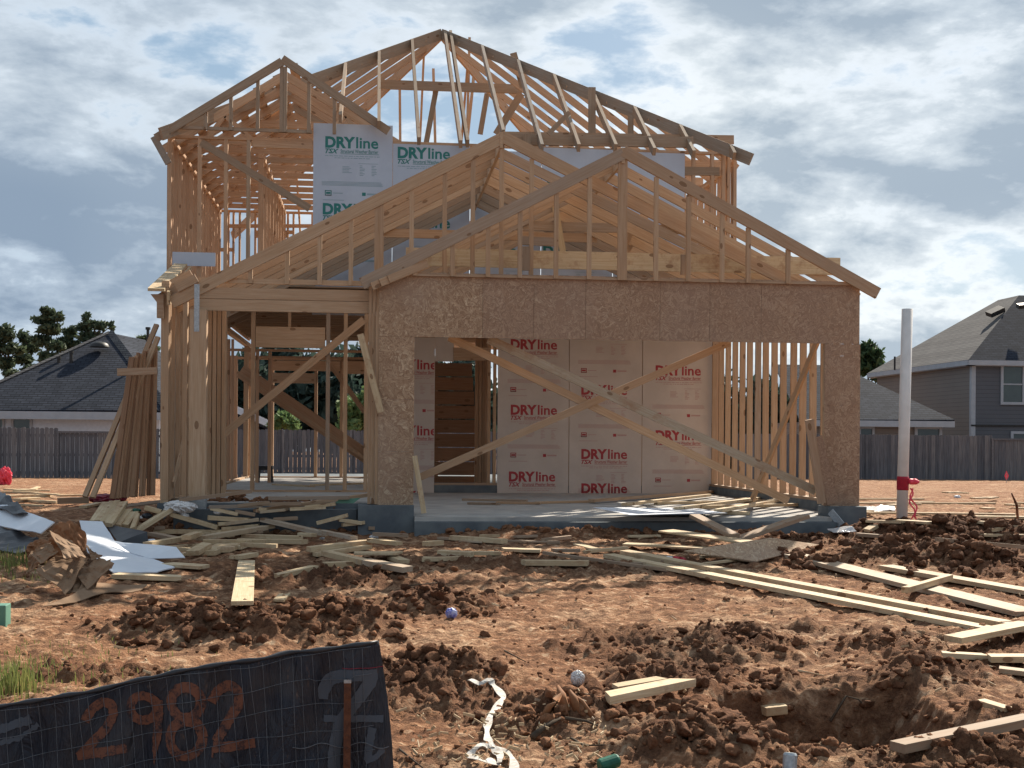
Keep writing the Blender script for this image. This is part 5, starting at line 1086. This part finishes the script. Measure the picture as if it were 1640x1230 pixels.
# black stool-like saw stand inside
p = P(424, 775, 21.9); z0 = FZ+.01; k = root('saw_stand', (p.x, 21.9, z0), 'small black saw stand on the floor deep inside the house', 'saw stand')
mb = MB(); mb.box(p.x-.14, p.x+.14, 21.75, 22.0, z0+.22, z0+.29); mb.build('table', M['tool'], k, bevel=.01)
for sx_ in (-1, 1):
    for sy in (21.78, 21.97): MB().board(V3(p.x+sx_*.12, sy, z0), V3(p.x+sx_*.10, sy, z0+.22), .035, .05, (0, 1, 0)).build('leg', M['tool'], k)
# white pipe with red tape
b0 = P(1444, 846, 14.3); t0 = P(1453, 495, 14.3); ax = (t0-b0).normalized(); k = root('vent_pipe', b0, 'tall white plastic pipe standing in the clod heap with red tape round it', 'pipe')
MB().tube([b0-ax*.3, t0], .065, 24).build('pipe', M['white_pvc'], k, smooth=False)
for pp in k.children: pp.data.polygons.foreach_set('use_smooth', [len(q.vertices) == 4 for q in pp.data.polygons])
q = lambda v: b0+ax*((846-v)/351*(t0-b0).length)
mb = MB(); mb.tube([q(785), q(783), q(776), q(775), q(768), q(767), q(763)], [.067, .071, .069, .072, .070, .072, .067], 24); mb.build('tape', M['red_tape'], k, smooth=True)
blob('bow', q(771)+V3(.11, -.04, 0), (.07, .04, .035), 'pink', parent=k, sub=3, am=.6, seed=3)
s0 = q(782)+V3(.07, -.03, 0)
mb = MB()
for dx, ph in ((0, 0), (.03, 1.5)):
    vs = []
    for i in range(16): z = i/15*.42; x = .03*math.sin(i*.8+ph)+dx*i/8+z*.12; vs += [s0+V3(x, 0, -z), s0+V3(x+.022, .01*math.sin(i), -z+.004)]
    mb.add(vs, [(2*i, 2*i+1, 2*i+3, 2*i+2) for i in range(15)])
o = mb.build('streamer', M['pink'], k); s = o.modifiers.new('s', 'SOLIDIFY'); s.thickness = .002
# pink flag
p = P(1612, 768, 40); p.z = gz(p.x, p.y); k = root('marker_flag', p, 'tiny bright pink marker flag in front of the fence at right', 'flag')
f0 = P(1612, 762, 40); MB().tube([p, V3(p.x, p.y, f0.z+.1)], .008, 5).build('wire', M['galv'], k); MB().prism([f0+V3(-.07, 0, 0), f0+V3(.0, 0, -.17), f0+V3(.08, 0, 0), f0+V3(0, 0, .17)], (0, .01, 0)).build('flag', M['pink'], k)
# ---------------------------------------------------------------- silt fence in the foreground
YS0 = 5.0
topv = lambda u: np.interp(u, [-200, 0, 60, 117, 175, 234, 312, 390, 468, 546, 585, 606], [1150, 1131, 1122, 1112, 1102, 1085, 1069, 1056, 1044, 1036, 1031, 1028])
def SF(u, v, e=0.0):
    p = P(u, v, YS0); r1 = .025*math.sin(p.x*5+1)+.012*math.sin(p.x*17+p.z*6)+.010*math.sin(p.x*31-p.z*11)*(1-.3*math.sin(p.x*3))
    w = max(0, (1.0-(p.z+.6)/.7)); return V3(p.x, YS0+r1-.05*w*w+e, p.z)
k = root('silt_fence', (SF(250, 1250).x, YS0, -.62), 'black silt fence with wire mesh and the spray painted number 2982 in the foreground', 'silt fence')
mb = MB(); nu, nv = 150, 34; vs = []
for i in range(nu+1):
    for j in range(nv+1):
        t_ = j/nv; u = -140+(747+ (18*math.sin(t_*2.2)+8*t_))*i/nu; vt = float(topv(min(u, 606))); vs.append(SF(u, vt+(1330-vt)*t_))
mb.add(vs, [(i*(nv+1)+j, (i+1)*(nv+1)+j, (i+1)*(nv+1)+j+1, i*(nv+1)+j+1) for i in range(nu) for j in range(nv)], .5)
o = mb.build('fabric', M['fabric'], k, smooth=True); s = o.modifiers.new('s', 'SOLIDIFY'); s.thickness = .003
hem = MB(); hem.tube([SF(u, float(topv(u))+1, .0) for u in range(-140, 607, 12)], [.009+.003*math.sin(q*1.3) for q in range(len(range(-140, 607, 12)))], 7); hem.build('hem', M['black_tarp'], k, smooth=True)
mb = MB()
for u in range(-130, 606, 20):
    pl = []; u_ = u-5+5*math.sin(u*.7)
    for j in range(14): v = float(topv(u_))+7+j*17; pl.append(SF(u_+(.0+1.6*j if u < 420 else .9*j)*(1+.25*math.sin(u*.05)) if u < 590 else u_+.6*j, v, -.007-.002*math.sin(j*1.7+u)))
    mb.tube(pl, .0011, 4)
for j in range(6):
    pl = [];
    for u in range(-135, 602, 9): v = float(topv(u))*.985+16+8+j*40+3.5*math.sin(u*.02+j)+(5 if 500 < u < 560 and j == 1 else 0); pl.append(SF(u+j*1.6, v, -.009))
    mb.tube(pl, .0011, 4)
mb.build('wire_mesh', M['wire'], k)
def stroke(mb, pts, w, e=-.0035, jag=.8):
    q = []
    for i in range(len(pts)-1):
        n_ = max(2, int(math.hypot(pts[i+1][0]-pts[i][0], pts[i+1][1]-pts[i][1])/3))
        for s_ in range(n_): t_ = s_/n_; q.append((pts[i][0]*(1-t_)+pts[i+1][0]*t_, pts[i][1]*(1-t_)+pts[i+1][1]*t_, (pts[i][2] if len(pts[i]) > 2 else 1)*(1-t_)+(pts[i+1][2] if len(pts[i+1]) > 2 else 1)*t_))
    q.append((*pts[-1][:2], pts[-1][2] if len(pts[-1]) > 2 else 1))
    for _ in range(2): q = [q[0]]+[tuple((q[i-1][c]+q[i][c]*2+q[i+1][c])/4 for c in range(3)) for i in range(1, len(q)-1)]+[q[-1]]
    vs = []; n_ = len(q)
    for i, (u, v, ws) in enumerate(q):
        a, b = q[max(i-1, 0)], q[min(i+1, n_-1)]; d = math.hypot(b[0]-a[0], b[1]-a[1]) or 1; nx, ny = -(b[1]-a[1])/d, (b[0]-a[0])/d
        for s_ in (-1, -.33, .33, 1): h = w/2*ws*s_+(random.uniform(-jag, jag) if abs(s_) == 1 else 0); vs.append(SF(u+nx*h, v+ny*h, e))
    mb.add(vs, [(4*i+c_, 4*i+c_+1, 4*i+c_+5, 4*i+c_+4) for i in range(n_-1) for c_ in range(3)], .5)
Z5 = lambda pts: [(x/2.5625, 980+y/2.5625, *r_) for x, y, *r_ in pts]
ell = lambda cx_, cy_, rx, ry, a0=0, a1=360: [(cx_+rx*math.cos(math.radians(a)), cy_+ry*math.sin(math.radians(a))) for a in range(a0, a1+1, 15)]
mb = MB()
stroke(mb, Z5([(348, 448), (375, 400), (415, 372), (452, 385), (462, 425), (435, 480), (385, 530), (325, 592)]), 15); stroke(mb, Z5([(318, 590), (400, 578), (522, 556)]), 15, -.0037)
stroke(mb, Z5(ell(590, 393, 56, 52)), 15, -.0035); stroke(mb, Z5([(650, 360), (652, 430), (645, 520), (636, 570, .5), (635, 622, .2)]), 15, -.0037)
stroke(mb, Z5(ell(768, 365, 62, 62)), 16, -.0035); stroke(mb, Z5(ell(770, 508, 66, 72)), 16, -.0038)
stroke(mb, Z5([(868, 368), (895, 320), (945, 295), (985, 315), (985, 370), (935, 450), (890, 525)]), 16); stroke(mb, Z5([(880, 545), (960, 540), (1050, 530)]), 16, -.0038)
for x, y0, y1 in ((878, 545, 585), (735, 560, 600), (420, 575, 600), (1000, 540, 560)): stroke(mb, Z5([(x, y0), (x, y1)]), 3, -.0036, .2)
mb.build('painted_number', M['orange'], k, label='orange spray painted number 2982 with drips')
Z6 = lambda pts: [(450+x/5.856, 1020+y/5.856, *r_) for x, y, *r_ in pts]
mb = MB()
stroke(mb, Z6([(395, 590, .8), (400, 500, 1.1), (450, 400, 1.2), (560, 365, 1.1), (720, 360), (900, 370)]), 18); stroke(mb, Z6([(850, 340), (840, 430, 1.1), (740, 560), (640, 680), (560, 790), (520, 950), (500, 1100), (500, 1290)]), 20, -.0038)
stroke(mb, Z6([(400, 765), (960, 768)]), 11, -.0041); stroke(mb, Z6([(860, 850), (825, 1000), (815, 1150)]), 13, -.0036); stroke(mb, Z6([(960, 1040), (900, 1110), (790, 1160)]), 9, -.0039)
mb.build('painted_mark', M['greypaint'], k, label='faded grey spray painted mark like a 2 over a cross bar'); mb = MB()
stroke(mb, [(0, 1168), (25, 1160), (48, 1152)], 14, -.0036, 2); stroke(mb, [(-5, 1190), (30, 1182), (60, 1162)], 8, -.0039, 2)
mb.build('painted_mark', M['greypaint'], k, label='grey paint smear at the left end of the fabric')
a, b = SF(557, 1086, -.03), SF(556, 1240, -.03); 
mb = MB(); zt_, zb_ = a.z, -.7; mb.box(a.x-.014, a.x+.014, a.y-.006, a.y, zb_, zt_); mb.box(a.x-.004, a.x+.004, a.y+.0005, a.y+.022, zb_, zt_)
for j in range(14): mb.box(a.x-.004, a.x+.004, a.y-.012, a.y-.0065, zt_-.06-j*.052-.012, zt_-.06-j*.052)
mb.build('steel_post', M['rust'], k)
MB().box(a.x-.0145, a.x+.0145, a.y-.007, a.y+.001, zt_-.012, zt_+.001).build('post_tip', M['galv'], k)
MB().tube([SF(470+i*9, 1192+4*math.sin(i*.9), -.012) for i in range(18)], .002, 5).build('tie_wire', M['wire'], k)
MB().tube([SF(548+i*6, 1070+.6*math.sin(i), -.006) for i in range(12)], .0009, 5).build('red_string', M['red_tape'], k)
print('objects', len(bpy.data.objects))
